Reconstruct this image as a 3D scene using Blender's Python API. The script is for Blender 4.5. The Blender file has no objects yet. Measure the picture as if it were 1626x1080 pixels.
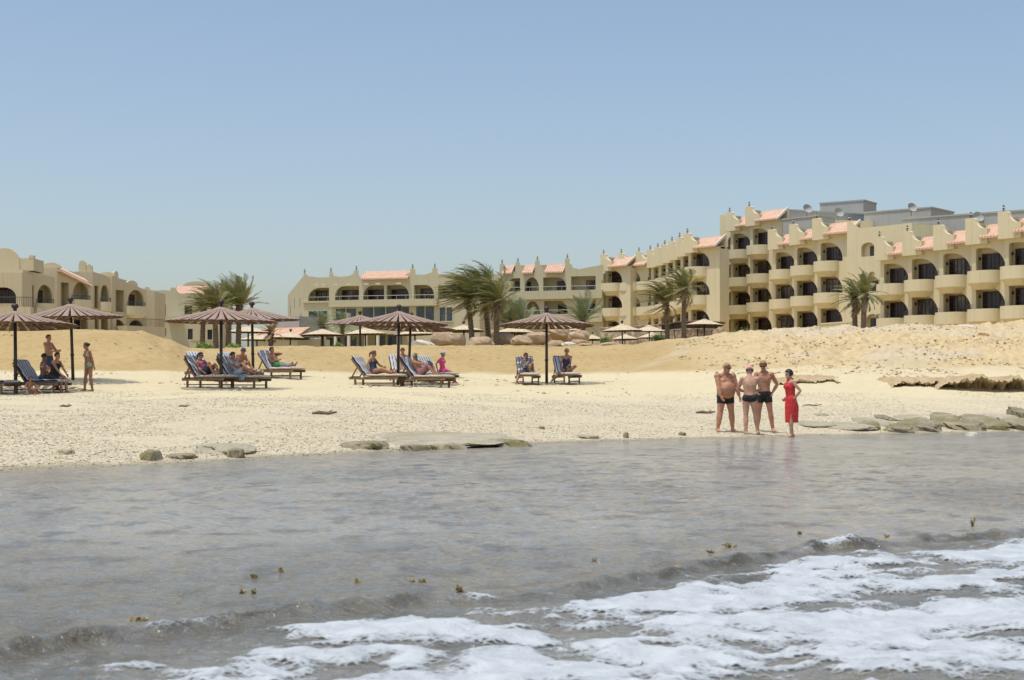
import bpy, bmesh, math, random
import numpy as np
from mathutils import Vector, Matrix, Euler, Quaternion
from mathutils.geometry import tessellate_polygon
PI = math.pi
random.seed(7)
RNG = np.random.default_rng(11)
scn = bpy.context.scene
COL = scn.collection
F, CX, HY, CH = 2500.0, 813.0, 630.0, 1.0      # focal length in photo pixels, image centre, horizon row, eye height

def P(px, py, d):
    """the point the photo shows at (px, py) when it stands d metres away"""
    return Vector(((px - CX) / F * d, d, CH + (HY - py) / F * d))

# ------------------------------------------------------------------ objects
def link(o, parent=None):
    COL.objects.link(o)
    if parent is not None:
        o.parent = parent
    return o

def tag(o, label=None, cat=None, group=None, kind=None):
    if label: o['label'] = label
    if cat: o['category'] = cat
    if group: o['group'] = group
    if kind: o['kind'] = kind
    return o

def thing(name, label, cat, loc=(0, 0, 0), rz=0.0, group=None):
    o = bpy.data.objects.new(name, None)
    o.empty_display_size = 0.2
    link(o)
    o.location = loc
    o.rotation_euler = (0, 0, rz)
    return tag(o, label, cat, group)

def kids(o):
    return [c for c in COL.objects if c.parent is o]

def copy_tree(o, parent=None):
    c = o.copy()
    link(c)
    c.parent = parent
    for ch in list(o.children):
        copy_tree(ch, c)
    return c

class MB:
    """collects shapes into one mesh"""
    def __init__(s):
        s.v = []; s.f = []; s.m = []; s.n = 0
    def add(s, verts, faces, mi=0):
        b = s.n
        s.v.extend([tuple(p) for p in verts]); s.n += len(verts)
        s.f.extend([tuple(i + b for i in f) for f in faces])
        s.m.extend([mi] * len(faces))
        return s
    def box(s, c, d, mi=0, M=None):
        x, y, z = d[0] / 2, d[1] / 2, d[2] / 2
        vs = [Vector((c[0] + a * x, c[1] + b * y, c[2] + e * z)) for a in (-1, 1) for b in (-1, 1) for e in (-1, 1)]
        if M is not None: vs = [M @ p for p in vs]
        return s.add(vs, [(0, 1, 3, 2), (4, 6, 7, 5), (0, 4, 5, 1), (2, 3, 7, 6), (0, 2, 6, 4), (1, 5, 7, 3)], mi)
    def bx(s, x0, x1, y0, y1, z0, z1, mi=0, M=None):
        return s.box(((x0 + x1) / 2, (y0 + y1) / 2, (z0 + z1) / 2), (x1 - x0, y1 - y0, z1 - z0), mi, M)
    def bar(s, a, b, w, h=None, mi=0):
        """a rectangular bar from a to b"""
        a = Vector(a); b = Vector(b); h = h or w
        q = (b - a).to_track_quat('X', 'Z').to_matrix()
        L = (b - a).length
        M = Matrix.Translation((a + b) / 2) @ q.to_4x4()
        return s.box((0, 0, 0), (L, w, h), mi, M)
    def tube(s, pts, rad, n=8, mi=0, caps=True):
        """round tube through pts; rad a number or one per point"""
        pts = [Vector(p) for p in pts]
        if not hasattr(rad, '__len__'): rad = [rad] * len(pts)
        vs = []; fs = []
        up = Vector((0.123, 0.91, 0.33)).normalized()
        for i, p in enumerate(pts):
            t = (pts[min(i + 1, len(pts) - 1)] - pts[max(i - 1, 0)]).normalized()
            if i == 0:
                u = t.orthogonal().normalized()
            else:
                u = (u - t * u.dot(t)).normalized()
            w = t.cross(u)
            for k in range(n):
                a = 2 * PI * k / n
                vs.append(p + (u * math.cos(a) + w * math.sin(a)) * rad[i])
        for i in range(len(pts) - 1):
            for k in range(n):
                fs.append((i * n + k, i * n + (k + 1) % n, (i + 1) * n + (k + 1) % n, (i + 1) * n + k))
        if caps:
            fs.append(tuple(range(n - 1, -1, -1)))
            fs.append(tuple((len(pts) - 1) * n + k for k in range(n)))
        return s.add(vs, fs, mi)
    def loft(s, rings, mi=0, caps=True):
        """rings: lists of equally many points"""
        n = len(rings[0]); vs = [p for r in rings for p in r]; fs = []
        for i in range(len(rings) - 1):
            for k in range(n):
                fs.append((i * n + k, i * n + (k + 1) % n, (i + 1) * n + (k + 1) % n, (i + 1) * n + k))
        if caps:
            fs.append(tuple(range(n - 1, -1, -1))); fs.append(tuple((len(rings) - 1) * n + k for k in range(n)))
        return s.add(vs, fs, mi)
    def lathe(s, prof, n=16, mi=0, M=None, a0=0.0, a1=2 * PI):
        """prof: (r, z) pairs turned about z"""
        full = abs(a1 - a0 - 2 * PI) < 1e-6
        m = n if full else n + 1
        vs = []; fs = []
        for r, z in prof:
            for k in range(m):
                a = a0 + (a1 - a0) * k / n
                vs.append(Vector((r * math.cos(a), r * math.sin(a), z)))
        if M is not None: vs = [M @ p for p in vs]
        for i in range(len(prof) - 1):
            for k in range(n):
                k2 = (k + 1) % m
                fs.append((i * m + k, i * m + k2, (i + 1) * m + k2, (i + 1) * m + k))
        return s.add(vs, fs, mi)
    def ball(s, c, r, nu=12, nv=8, mi=0, M=None):
        c = Vector(c)
        if not hasattr(r, '__len__'): r = (r, r, r)
        vs = []; fs = []
        for j in range(1, nv):
            th = PI * j / nv
            for k in range(nu):
                a = 2 * PI * k / nu
                vs.append(Vector((r[0] * math.sin(th) * math.cos(a), r[1] * math.sin(th) * math.sin(a), r[2] * math.cos(th))))
        vs.append(Vector((0, 0, r[2]))); vs.append(Vector((0, 0, -r[2])))
        if M is not None: vs = [M @ p for p in vs]
        vs = [p + c for p in vs]
        for j in range(nv - 2):
            for k in range(nu):
                fs.append((j * nu + k, (j + 1) * nu + k, (j + 1) * nu + (k + 1) % nu, j * nu + (k + 1) % nu))
        T = len(vs) - 2; B = T + 1
        for k in range(nu):
            fs.append((T, k, (k + 1) % nu)); fs.append((B, (nv - 2) * nu + (k + 1) % nu, (nv - 2) * nu + k))
        return s.add(vs, fs, mi)
    def poly(s, outer, holes, fn, depth_fn=None, mi=0):
        """flat polygon with holes (2-D points), placed by fn(a, b); depth_fn(a, b) gives the back edge of the reveals"""
        loops = [list(outer)] + [list(h) for h in holes]
        tri = tessellate_polygon([[Vector((a, b, 0)) for a, b in l] for l in loops])
        flat = [p for l in loops for p in l]
        s.add([fn(a, b) for a, b in flat], [tuple(t) for t in tri], mi)
        if depth_fn:
            for l in loops:
                n = len(l)
                vs = [fn(a, b) for a, b in l] + [depth_fn(a, b) for a, b in l]
                s.add(vs, [(i, (i + 1) % n, n + (i + 1) % n, n + i) for i in range(n)], mi)
        return s
    def prism(s, pts, d0, d1, fn, mi=0):
        """outline pts (a, b) extruded from d0 to d1; fn(a, b, d) -> point"""
        n = len(pts)
        tri = tessellate_polygon([[Vector((a, b, 0)) for a, b in pts]])
        vs = [fn(a, b, d0) for a, b in pts] + [fn(a, b, d1) for a, b in pts]
        fs = [tuple(t) for t in tri] + [tuple(n + i for i in reversed(t)) for t in tri]
        fs += [(i, (i + 1) % n, n + (i + 1) % n, n + i) for i in range(n)]
        return s.add(vs, fs, mi)
    def mesh(s, name, mats=(), smooth=False, fix=True):
        me = bpy.data.meshes.new(name)
        me.from_pydata([tuple(p) for p in s.v], [], s.f)
        if not hasattr(mats, '__len__'): mats = (mats,)
        for m in mats: me.materials.append(m)
        if len(mats) > 1:
            me.polygons.foreach_set('material_index', s.m)
        if fix:
            bm = bmesh.new(); bm.from_mesh(me)
            bmesh.ops.recalc_face_normals(bm, faces=bm.faces)
            bm.to_mesh(me); bm.free()
        if smooth is True:
            me.polygons.foreach_set('use_smooth', [True] * len(me.polygons))
        elif smooth:
            me.polygons.foreach_set('use_smooth', [True] * len(me.polygons))
            me.set_sharp_from_angle(angle=math.radians(smooth))
        me.update()
        return me
    def build(s, name, mats=(), parent=None, smooth=False, loc=None, rz=None, fix=True):
        o = bpy.data.objects.new(name, s.mesh(name, mats, smooth, fix))
        link(o, parent)
        if loc is not None: o.location = loc
        if rz is not None: o.rotation_euler = (0, 0, rz)
        return o

def inst(name, me, parent, loc=(0, 0, 0), rz=0.0):
    o = bpy.data.objects.new(name, me); link(o, parent)
    o.location = loc; o.rotation_euler = (0, 0, rz)
    return o

# ------------------------------------------------------------------ noise
_perm = RNG.permutation(4096)
_grad = RNG.uniform(0, 2 * PI, 4096)
def perlin(x, y, seed=0):
    xi = np.floor(x).astype(np.int64); yi = np.floor(y).astype(np.int64)
    xf = x - xi; yf = y - yi
    def g(ix, iy, dx, dy):
        h = _grad[_perm[(ix + _perm[(iy + seed * 37) & 4095]) & 4095]]
        return np.cos(h) * dx + np.sin(h) * dy
    u = xf * xf * xf * (xf * (xf * 6 - 15) + 10); v = yf * yf * yf * (yf * (yf * 6 - 15) + 10)
    a = g(xi, yi, xf, yf); b = g(xi + 1, yi, xf - 1, yf); c = g(xi, yi + 1, xf, yf - 1); d = g(xi + 1, yi + 1, xf - 1, yf - 1)
    return (a * (1 - u) + b * u) * (1 - v) + (c * (1 - u) + d * u) * v * 1.0
def fbm(x, y, oct=4, seed=0, gain=0.5):
    r = 0; a = 1.0; f = 1.0
    for k in range(oct):
        r = r + a * perlin(x * f + 13.7 * k, y * f - 7.1 * k, seed + k); a *= gain; f *= 2.03
    return r
def sstep(a, b, x):
    t = np.clip((x - a) / (b - a), 0, 1)
    return t * t * (3 - 2 * t)

# ------------------------------------------------------------------ materials
class NT:
    def __init__(s, name):
        s.mat = bpy.data.materials.new(name); s.mat.use_nodes = True
        s.t = s.mat.node_tree; s.n = s.t.nodes; s.l = s.t.links
        s.b = s.n['Principled BSDF']
    def node(s, typ, **kw):
        n = s.n.new(typ)
        for k, v in kw.items():
            if k.startswith('i_'):
                key = k[2:]
                n.inputs[int(key) if key.isdigit() else key.replace('_', ' ')].default_value = v
            else: setattr(n, k, v)
        return n
    def link(s, a, b): s.l.new(a, b)
    def coord(s, out='Object', scale=None):
        tc = s.node('ShaderNodeTexCoord')
        if scale is None: return tc.outputs[out]
        m = s.node('ShaderNodeMapping'); m.inputs['Scale'].default_value = scale if hasattr(scale, '__len__') else (scale,) * 3
        s.link(tc.outputs[out], m.inputs['Vector']); return m.outputs['Vector']
    def pos(s, scale=None):
        g = s.node('ShaderNodeNewGeometry')
        if scale is None: return g.outputs['Position']
        m = s.node('ShaderNodeMapping'); m.inputs['Scale'].default_value = scale if hasattr(scale, '__len__') else (scale,) * 3
        s.link(g.outputs['Position'], m.inputs['Vector']); return m.outputs['Vector']
    def noise(s, vec, scale, detail=4, rough=0.55):
        n = s.node('ShaderNodeTexNoise'); n.inputs['Scale'].default_value = scale; n.inputs['Detail'].default_value = detail
        n.inputs['Roughness'].default_value = rough
        s.link(vec, n.inputs['Vector']); return n.outputs['Fac']
    def ramp(s, fac, stops, interp='LINEAR'):
        r = s.node('ShaderNodeValToRGB'); r.color_ramp.interpolation = interp
        e = r.color_ramp.elements
        while len(e) < len(stops): e.new(0.5)
        for i, (p, c) in enumerate(stops):
            e[i].position = p
            e[i].color = (c, c, c, 1) if not hasattr(c, '__len__') else (*c[:3], 1)
        s.link(fac, r.inputs['Fac']); return r.outputs['Color']
    def mix(s, fac, a, b, mode='MIX'):
        m = s.node('ShaderNodeMix', data_type='RGBA', blend_type=mode)
        for sock, val in ((m.inputs[0], fac), (m.inputs[6], a), (m.inputs[7], b)):
            if hasattr(val, 'is_output'): s.link(val, sock)
            elif hasattr(val, '__len__'): sock.default_value = (*val[:3], 1)
            elif sock.type == 'VALUE': sock.default_value = val
            else: sock.default_value = (val, val, val, 1)
        return m.outputs[2]
    def math(s, op, a, b=None):
        m = s.node('ShaderNodeMath', operation=op)
        for sock, val in ((m.inputs[0], a), (m.inputs[1], b)):
            if val is None: continue
            if hasattr(val, 'is_output'): s.link(val, sock)
            else: sock.default_value = val
        return m.outputs[0]
    def attr(s, name):
        return s.node('ShaderNodeAttribute', attribute_name=name).outputs['Fac']
    def bump(s, h, strength=0.4, dist=0.02):
        b = s.node('ShaderNodeBump'); b.inputs['Strength'].default_value = strength; b.inputs['Distance'].default_value = dist
        s.link(h, b.inputs['Height']); s.link(b.outputs['Normal'], s.b.inputs['Normal']); return b
    def set(s, color=None, rough=None, metal=None, **kw):
        if color is not None:
            if hasattr(color, 'is_output'): s.link(color, s.b.inputs['Base Color'])
            else: s.b.inputs['Base Color'].default_value = (*color[:3], 1)
        if rough is not None:
            if hasattr(rough, 'is_output'): s.link(rough, s.b.inputs['Roughness'])
            else: s.b.inputs['Roughness'].default_value = rough
        if metal is not None: s.b.inputs['Metallic'].default_value = metal
        for k, v in kw.items(): s.b.inputs[k].default_value = v
        return s.mat

def simple(name, col, rough=0.6, var=0.12, scale=6.0, bump=0.0, metal=0.0, dist=0.01, spec=0.5):
    """one colour broken up by noise, with an optional fine relief"""
    t = NT(name)
    n = t.noise(t.coord('Object'), scale, 5)
    lo = tuple(c * (1 - var) for c in col); hi = tuple(min(1, c * (1 + var)) for c in col)
    t.set(t.ramp(n, [(0.3, lo), (0.7, hi)]), rough, metal)
    t.b.inputs['Specular IOR Level'].default_value = spec
    if bump: t.bump(t.noise(t.coord('Object'), scale * 6, 4), bump, dist)
    return t.mat

# ------------------------------------------------------------------ camera, light, sky
cam = bpy.data.cameras.new('camera'); cam_o = bpy.data.objects.new('camera', cam); COL.objects.link(cam_o)
cam.sensor_width = 36.0; cam.lens = F / 1626.0 * 36.0
cam.shift_y = (HY - 540.0) / 1626.0
cam_o.location = (0, 0, CH); cam_o.rotation_euler = (PI / 2, 0, 0)
cam.clip_start = 0.1; cam.clip_end = 20000
cam.dof.use_dof = True; cam.dof.focus_distance = 48.0; cam.dof.aperture_fstop = 7.0
scn.camera = cam_o

SUN_DIR = Vector((-0.21, -0.17, 1.0)).normalized()         # towards the sun: nearly overhead, a little to the left
sun = bpy.data.lights.new('sun', 'SUN'); sun.energy = 2.85; sun.angle = math.radians(0.5); sun.color = (1.0, 0.945, 0.83)
sun_o = bpy.data.objects.new('sun', sun); COL.objects.link(sun_o)
sun_o.location = (-20, 20, 60)
sun_o.rotation_euler = SUN_DIR.to_track_quat('Z', 'Y').to_euler()
world = bpy.data.worlds.new('World'); scn.world = world; world.use_nodes = True
wt = world.node_tree
sky = wt.nodes.new('ShaderNodeTexSky'); sky.sky_type = 'NISHITA'; sky.sun_disc = False
sky.sun_elevation = math.asin(SUN_DIR.z)
sky.sun_rotation = math.atan2(SUN_DIR.x, SUN_DIR.y)
sky.altitude = 0; sky.air_density = 1.0; sky.dust_density = 2.1; sky.ozone_density = 0.35
bg = wt.nodes['Background']; bg.inputs['Strength'].default_value = 0.148
wt.links.new(sky.outputs['Color'], bg.inputs['Color'])
scn.view_settings.view_transform = 'Standard'; scn.view_settings.look = 'None'
scn.view_settings.exposure = 0.0; scn.view_settings.gamma = 1.0
scn.render.engine = 'CYCLES'
scn.cycles.max_bounces = 7; scn.cycles.diffuse_bounces = 5; scn.cycles.glossy_bounces = 3; scn.cycles.transmission_bounces = 4
scn.cycles.transparent_max_bounces = 12; scn.cycles.caustics_reflective = False; scn.cycles.caustics_refractive = False
scn.cycles.use_denoising = True
scn.cycles.sample_clamp_indirect = 6.0
# ------------------------------------------------------------------ terrain
# photo columns: (px, [(distance, photo row) ...]); the first entry is the waterline, the last the crest
TCOLS = [
 (-500, [(15.5, None), (53, 628), (58, 604), (66, 588), (75, 530), (80, 527)]),
 (-150, [(19.2, None), (53, 626), (58, 603), (66, 587), (75, 529), (80, 526)]),
 (0,    [(21.2, None), (53, 625), (57.5, 602), (66, 586), (75, 529), (80, 527)]),
 (150,  [(22.3, None), (54, 622), (58, 603), (66, 586), (74, 530), (80, 527)]),
 (225,  [(23.0, None), (54, 620), (60, 602), (66, 586), (74, 533), (80, 530)]),
 (262,  [(23.5, None), (54, 618), (60, 602), (66, 586), (75, 545), (80, 540)]),
 (305,  [(24.0, None), (54, 617), (64, 598), (67, 586), (78, 559), (90, 556)]),
 (450,  [(26.0, None), (55, 616), (64, 598), (70, 589), (80, 556), (90, 553)]),
 (630,  [(29.0, None), (60, 610), (70, 600), (74, 594), (83, 554), (90, 552)]),
 (800,  [(32.9, None), (61, 610), (72, 599), (75, 592), (83, 554), (90, 551)]),
 (900,  [(34.3, None), (62, 609), (68, 605), (73, 590), (82, 562), (92, 552)]),
 (1000, [(36.0, None), (60, 612), (66, 604), (72, 581), (80, 562), (92, 549)]),
 (1080, [(37.0, None), (58, 615), (64, 601), (70, 572), (78, 550), (86, 540)]),
 (1150, [(38.0, None), (54, 622), (58, 611), (64, 586), (71, 560), (82, 535)]),
 (1300, [(41.0, None), (52, 628), (55.5, 613), (58, 598), (64, 580), (72, 552), (82, 530)]),
 (1450, [(43.5, None), (52, 630), (55, 616), (57, 602), (64, 576), (72, 548), (82, 525)]),
 (1626, [(45.5, None), (52, 634), (55, 624), (57, 604), (64, 572), (72, 541), (82, 518)]),
 (1900, [(48.5, None), (54, 634), (57, 624), (59, 604), (66, 572), (74, 541), (84, 516)]),
 (2300, [(52.0, None), (58, 634), (61, 622), (63, 604), (70, 572), (78, 541), (88, 515)]),
]
_D = np.concatenate([np.arange(3.0, 14, 0.5), np.arange(14, 50, 0.14), np.arange(50, 95, 0.18),
                     95 * 1.016 ** np.arange(0, 230)])
def _colz(prof):
    ds = [2.0, prof[0][0] - 12, prof[0][0]]; zs = [-1.3, -0.55, 0.0]
    for d, y in prof[1:]:
        ds.append(d); zs.append(CH + (HY - y) / F * d)
    yc = prof[-1][1]; dl = prof[-1][0]
    for d in (105, 130, 160, 200, 240):
        ds.append(d); zs.append(CH + (HY - (yc + 2.5 + (d - dl) * 0.012)) / F * d)
    ds += [400, 8000]; zs += [zs[-1], zs[-1]]
    z = np.interp(_D, ds, zs)
    k = np.array([1, 2, 3, 2, 1]) / 9.0
    for _ in range(5):
        zp = np.pad(z, 2, mode='edge'); z2 = np.convolve(zp, k, 'valid')
        z = np.where((_D > 40) & (_D < 110), z2, z)
    return z
_TZ = np.array([_colz(p) for _, p in TCOLS]); _TP = np.array([c for c, _ in TCOLS], float)
def base_height(px, d):
    """smooth ground height on arrays px (photo column) and d (distance)"""
    px = np.clip(px, _TP[0], _TP[-1])
    i = np.clip(np.searchsorted(_TP, px) - 1, 0, len(_TP) - 2)
    t = (px - _TP[i]) / (_TP[i + 1] - _TP[i]); t = t * t * (3 - 2 * t) * 0.6 + t * 0.4
    j = np.clip(np.searchsorted(_D, d) - 1, 0, len(_D) - 2)
    s = np.clip((d - _D[j]) / (_D[j + 1] - _D[j]), 0, 1)
    z = lambda a: _TZ[a, j] * (1 - s) + _TZ[a, j + 1] * s
    return z(i) * (1 - t) + z(i + 1) * t
def ground_full(x, d):
    px = x / d * F + CX
    z = base_height(px, d)
    bz = base_height(px, d)
    high = sstep(1.6, 2.6, bz) * (1 - sstep(100, 140, d))
    rocky = high * sstep(1040, 1220, px)
    beach = sstep(-0.1, 0.3, bz) * (1 - high)
    dent = np.clip(fbm(x * 2.6, d * 2.0, 2, 6) - 0.18, 0, 1)
    z = z + beach * (0.05 * fbm(x * 0.35, d * 0.35, 3, 3) + 0.016 * fbm(x * 2.1, d * 2.1, 3, 5) - 0.10 * dent * sstep(0.8, 1.2, bz))
    z = z + high * (1 - rocky) * (0.19 * fbm(x * 0.22, d * 0.16, 4, 8) + 0.10 * fbm(x * 0.7, d * 0.6, 3, 12) + 0.05 * fbm(x * 1.9, d * 1.9, 3, 9))
    z = z + high * 0.06 * (0.5 - np.abs(fbm(x * 0.35 + 0.5 * d, d * 0.25, 3, 14)))
    rg = 1 - np.abs(fbm(x * 0.45, d * 0.45, 4, 21)) * 2.2
    rg2 = 1 - np.abs(fbm(x * 0.16 + 0.3 * d, d * 0.5, 3, 27)) * 2.0
    z = z + rocky * (0.34 * fbm(x * 0.22, d * 0.2, 4, 17) + 0.20 * (rg - 0.5) + 0.16 * rg2 * rg + 0.13 * fbm(x * 1.1, d * 1.1, 4, 25) + 0.06 * fbm(x * 3.3, d * 3.3, 3, 23))
    # a soft step where the waves have cut the beach
    z = z + beach * 0.04 * fbm(x * 0.12, bz * 6.0, 3, 31)
    return z, high, rocky, beach, bz, px
def ground(x, y):
    return float(ground_full(np.array([float(x)]), np.array([float(y)]))[0][0])

us = np.concatenate([-0.46 * 1.25 ** np.arange(9, 0, -1), np.linspace(-0.46, 0.46, 760), 0.46 * 1.25 ** np.arange(1, 10)])
U, D = np.meshgrid(us, _D)
X = U * D
Z, HIGH, ROCKY, BEACH, BZ, PX = ground_full(X, D)
nr, nc = U.shape
me = bpy.data.meshes.new('beach_ground')
co = np.stack([X, D, Z], -1).reshape(-1, 3)
me.vertices.add(len(co)); me.vertices.foreach_set('co', co.ravel())
ii = (np.arange(nr - 1)[:, None] * nc + np.arange(nc - 1)[None, :]).ravel()
quads = np.stack([ii, ii + 1, ii + nc + 1, ii + nc], -1).ravel()
me.loops.add(len(quads)); me.loops.foreach_set('vertex_index', quads)
me.polygons.add(len(ii)); me.polygons.foreach_set('loop_start', np.arange(len(ii)) * 4)
me.polygons.foreach_set('use_smooth', np.ones(len(ii), bool))
me.update(calc_edges=True)
# what the sand is made of: ochre dune sand, shell gravel, pale beach sand, broken rocky bank, pale grit
dune = sstep(1.98, 2.16, BZ + 0.10 * fbm(X * 0.3, D * 0.3, 3, 47)) * (1 - 0.55 * ROCKY)
grav_n = fbm(X * 0.10, D * 0.5, 3, 41)
gravel = np.clip((1 - sstep(0.55, 1.25, BZ + 0.35 * grav_n)) + 0.6 * sstep(0.15, 0.5, fbm(X * 0.09, BZ * 5, 3, 45)) * BEACH * (1 - sstep(1.1, 1.5, BZ)), 0, 1)
wet = 1 - sstep(0.0, 0.05, Z + 0.02 * fbm(X * 1.3, D * 1.3, 2, 51))
grit = HIGH * sstep(0.12, 0.35, fbm(X * 0.16, D * 0.16, 4, 61)) * sstep(930, 1100, PX) + sstep(1180, 1260, PX) * (1 - sstep(1420, 1500, PX)) * sstep(76, 80, D) * (1 - sstep(90, 100, D))
grit = np.clip(grit, 0, 1)
for nm, a in (('dune', dune), ('gravel', gravel), ('wet', wet), ('rocky', ROCKY), ('grit', grit)):
    at = me.attributes.new(nm, 'FLOAT', 'POINT'); at.data.foreach_set('value', a.astype(np.float32).ravel())
t = NT('beach_sand')
pw = t.pos()
n1 = t.noise(pw, 0.6, 6); n2 = t.noise(pw, 14.0, 5, 0.7); n3 = t.noise(pw, 3.0, 6, 0.6)
vor = t.node('ShaderNodeTexVoronoi', feature='F1'); vor.inputs['Scale'].default_value = 16.0; t.link(pw, vor.inputs['Vector'])
vcol = t.node('ShaderNodeSeparateColor'); t.link(vor.outputs['Color'], vcol.inputs[0])
pale = t.mix(n1, (0.625, 0.545, 0.345), (0.725, 0.64, 0.425))
pale = t.mix(t.ramp(n2, [(0.45, 0.0), (0.75, 0.35)]), pale, (0.46, 0.38, 0.25))
peb = t.ramp(vcol.outputs[0], [(0.0, (0.30, 0.26, 0.175)), (0.18, (0.50, 0.44, 0.31)), (0.6, (0.66, 0.585, 0.425)), (1.0, (0.82, 0.76, 0.62))])
peb = t.mix(0.55, peb, (0.635, 0.55, 0.385))
c = t.mix(t.math('MULTIPLY', t.attr('gravel'), 0.85), pale, peb)
streak = t.noise(t.pos((0.25, 0.12, 1.6)), 1.0, 5)
och = t.mix(streak, (0.41, 0.295, 0.13), (0.565, 0.43, 0.215))
och = t.mix(t.ramp(n3, [(0.5, 0.0), (0.72, 0.7)]), och, (0.35, 0.24, 0.11))
c = t.mix(t.attr('dune'), c, och)
rk = t.ramp(n3, [(0.25, (0.38, 0.265, 0.13)), (0.5, (0.60, 0.47, 0.27)), (0.75, (0.70, 0.585, 0.375))])
c = t.mix(t.math('MULTIPLY', t.attr('rocky'), 0.75), c, rk)
gr = t.ramp(n2, [(0.3, (0.38, 0.35, 0.28)), (0.6, (0.68, 0.63, 0.52))])
c = t.mix(t.math('MULTIPLY', t.attr('grit'), 0.38), c, gr)
c = t.mix(t.math('MULTIPLY', t.attr('wet'), 0.75), c, (0.27, 0.235, 0.165))
t.set(c, 0.9); t.b.inputs['Specular IOR Level'].default_value = 0.15
hb = t.math('ADD', t.math('MULTIPLY', n2, 0.5), t.math('MULTIPLY', n3, 1.4))
hb = t.math('ADD', hb, t.math('MULTIPLY', t.math('MULTIPLY', vor.outputs['Distance'], t.attr('gravel')), -1.0))
t.bump(hb, 0.8, 0.05)
me.materials.append(t.mat)
gnd = link(bpy.data.objects.new('beach', me)); tag(gnd, kind='structure')

# ------------------------------------------------------------------ sea
def ridge_d(x):
    """distance of the little breaking wave along x"""
    xs = [-14, -2.0, -1.6, -0.75, 0.2, 1.05, 2.05, 3.7, 5.5, 14]
    ds = [3.2, 6.1, 6.65, 7.45, 7.95, 9.1, 10.4, 11.3, 12.0, 13.5]
    return np.interp(x, xs, ds) + 0.12 * fbm(x * 1.1, x * 0 + 3.3, 3, 77)
def water_height(x, d):
    h = 0.013 * fbm(x * 1.1 + 0.4 * d, d * 0.8, 3, 101) + 0.012 * fbm(x * 3.0, d * 3.4, 3, 111) + 0.007 * fbm(x * 7.0, d * 8.0, 2, 121) * (1 - sstep(16, 30, d))
    h = h * (1 - 0.4 * sstep(20, 40, d))
    s = d - ridge_d(x)
    am = 0.036 * np.clip(1 + 1.7 * fbm(x * 1.5, d * 0.7, 3, 131) + 0.8 * fbm(x * 6, d * 5, 2, 133), 0.1, 2.4)
    h = h + am * np.exp(-np.where(s > 0, s / 0.24, s / 0.11) ** 2)
    near = 1 - sstep(-0.6, 0.3, s)
    h = h + near * (0.034 * fbm(x * 1.6, d * 1.5, 4, 141) + 0.016 * fbm(x * 4.4, d * 4.8, 3, 151))
    return h
wd = np.concatenate([np.arange(2.0, 4.8, 0.3), np.arange(4.8, 13, 0.028), 13 * 1.0042 ** np.arange(0, 345)])
wus = np.concatenate([-0.44 * 1.35 ** np.arange(7, 0, -1), np.linspace(-0.44, 0.44, 900), 0.44 * 1.35 ** np.arange(1, 8)])
WU, WD = np.meshgrid(wus, wd); WX = WU * WD
WZ = water_height(WX, WD)
def grid_mesh(name, X, Y, Z, keep=None):
    nr, nc = X.shape
    me = bpy.data.meshes.new(name)
    ii = (np.arange(nr - 1)[:, None] * nc + np.arange(nc - 1)[None, :]).ravel()
    q = np.stack([ii, ii + 1, ii + nc + 1, ii + nc], -1)
    co = np.stack([X, Y, Z], -1).reshape(-1, 3)
    if keep is not None:
        q = q[keep.ravel()[q].any(1)]
        used = np.zeros(len(co), bool); used[q.ravel()] = True
        idx = np.cumsum(used) - 1; q = idx[q]; co = co[used]
    me.vertices.add(len(co)); me.vertices.foreach_set('co', co.ravel())
    me.loops.add(q.size); me.loops.foreach_set('vertex_index', q.ravel())
    me.polygons.add(len(q)); me.polygons.foreach_set('loop_start', np.arange(len(q)) * 4)
    me.polygons.foreach_set('use_smooth', np.ones(len(q), bool))
    me.update(calc_edges=True)
    return me, (keep is None or None) and co
me, _ = grid_mesh('sea_water', WX, WD, WZ)
shore_gap = BZ * 0
_sd = np.interp(WX / WD * F + CX, _TP, [p[0][0] for _, p in TCOLS]) - WD
sh = 1 - sstep(0.0, 7.0, _sd)
at = me.attributes.new('shallow', 'FLOAT', 'POINT'); at.data.foreach_set('value', sh.astype(np.float32).ravel())
_rs = WD - ridge_d(WX)
_rg = np.exp(-np.where(_rs > 0, _rs / 0.13, _rs / 0.30) ** 2) * np.clip(0.75 + 1.6 * fbm(WX * 1.2, WX * 0 + 4.0, 3, 161), 0.1, 1) * np.clip(0.8 + 1.2 * fbm(WX * 5, WD * 6, 3, 167), 0, 1)
_rg = np.maximum(_rg, 0.55 * sstep(0.0, 0.25, -_rs) * (1 - sstep(0.5, 1.6, -_rs)) * np.clip(0.5 + 1.5 * fbm(WX * 2, WD * 2.6, 3, 173), 0, 1))
at = me.attributes.new('weed_shade', 'FLOAT', 'POINT'); at.data.foreach_set('value', _rg.astype(np.float32).ravel())  # rolled weed, plus the dark look of the steep wave face put into the colour
t = NT('sea_water')
pw = t.pos()
weed = t.noise(t.pos((0.50, 0.22, 1)), 1.0, 6, 0.62)
patch = t.noise(t.pos((2.6, 1.5, 1)), 1.0, 5, 0.6)
c = t.ramp(weed, [(0.36, (0.235, 0.235, 0.215)), (0.52, (0.34, 0.335, 0.30)), (0.68, (0.40, 0.375, 0.305))])
c = t.mix(t.ramp(patch, [(0.52, 0.0), (0.64, 0.8)]), c, (0.145, 0.15, 0.145))
ys = t.node('ShaderNodeSeparateXYZ'); t.link(pw, ys.inputs[0])
c = t.mix(t.ramp(t.math('MULTIPLY', ys.outputs[1], 0.05), [(0.42, 0.55), (0.60, 0.0)]), c, (0.125, 0.115, 0.088))
c = t.mix(t.math('MULTIPLY', t.attr('shallow'), 0.55), c, (0.40, 0.345, 0.235))
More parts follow.
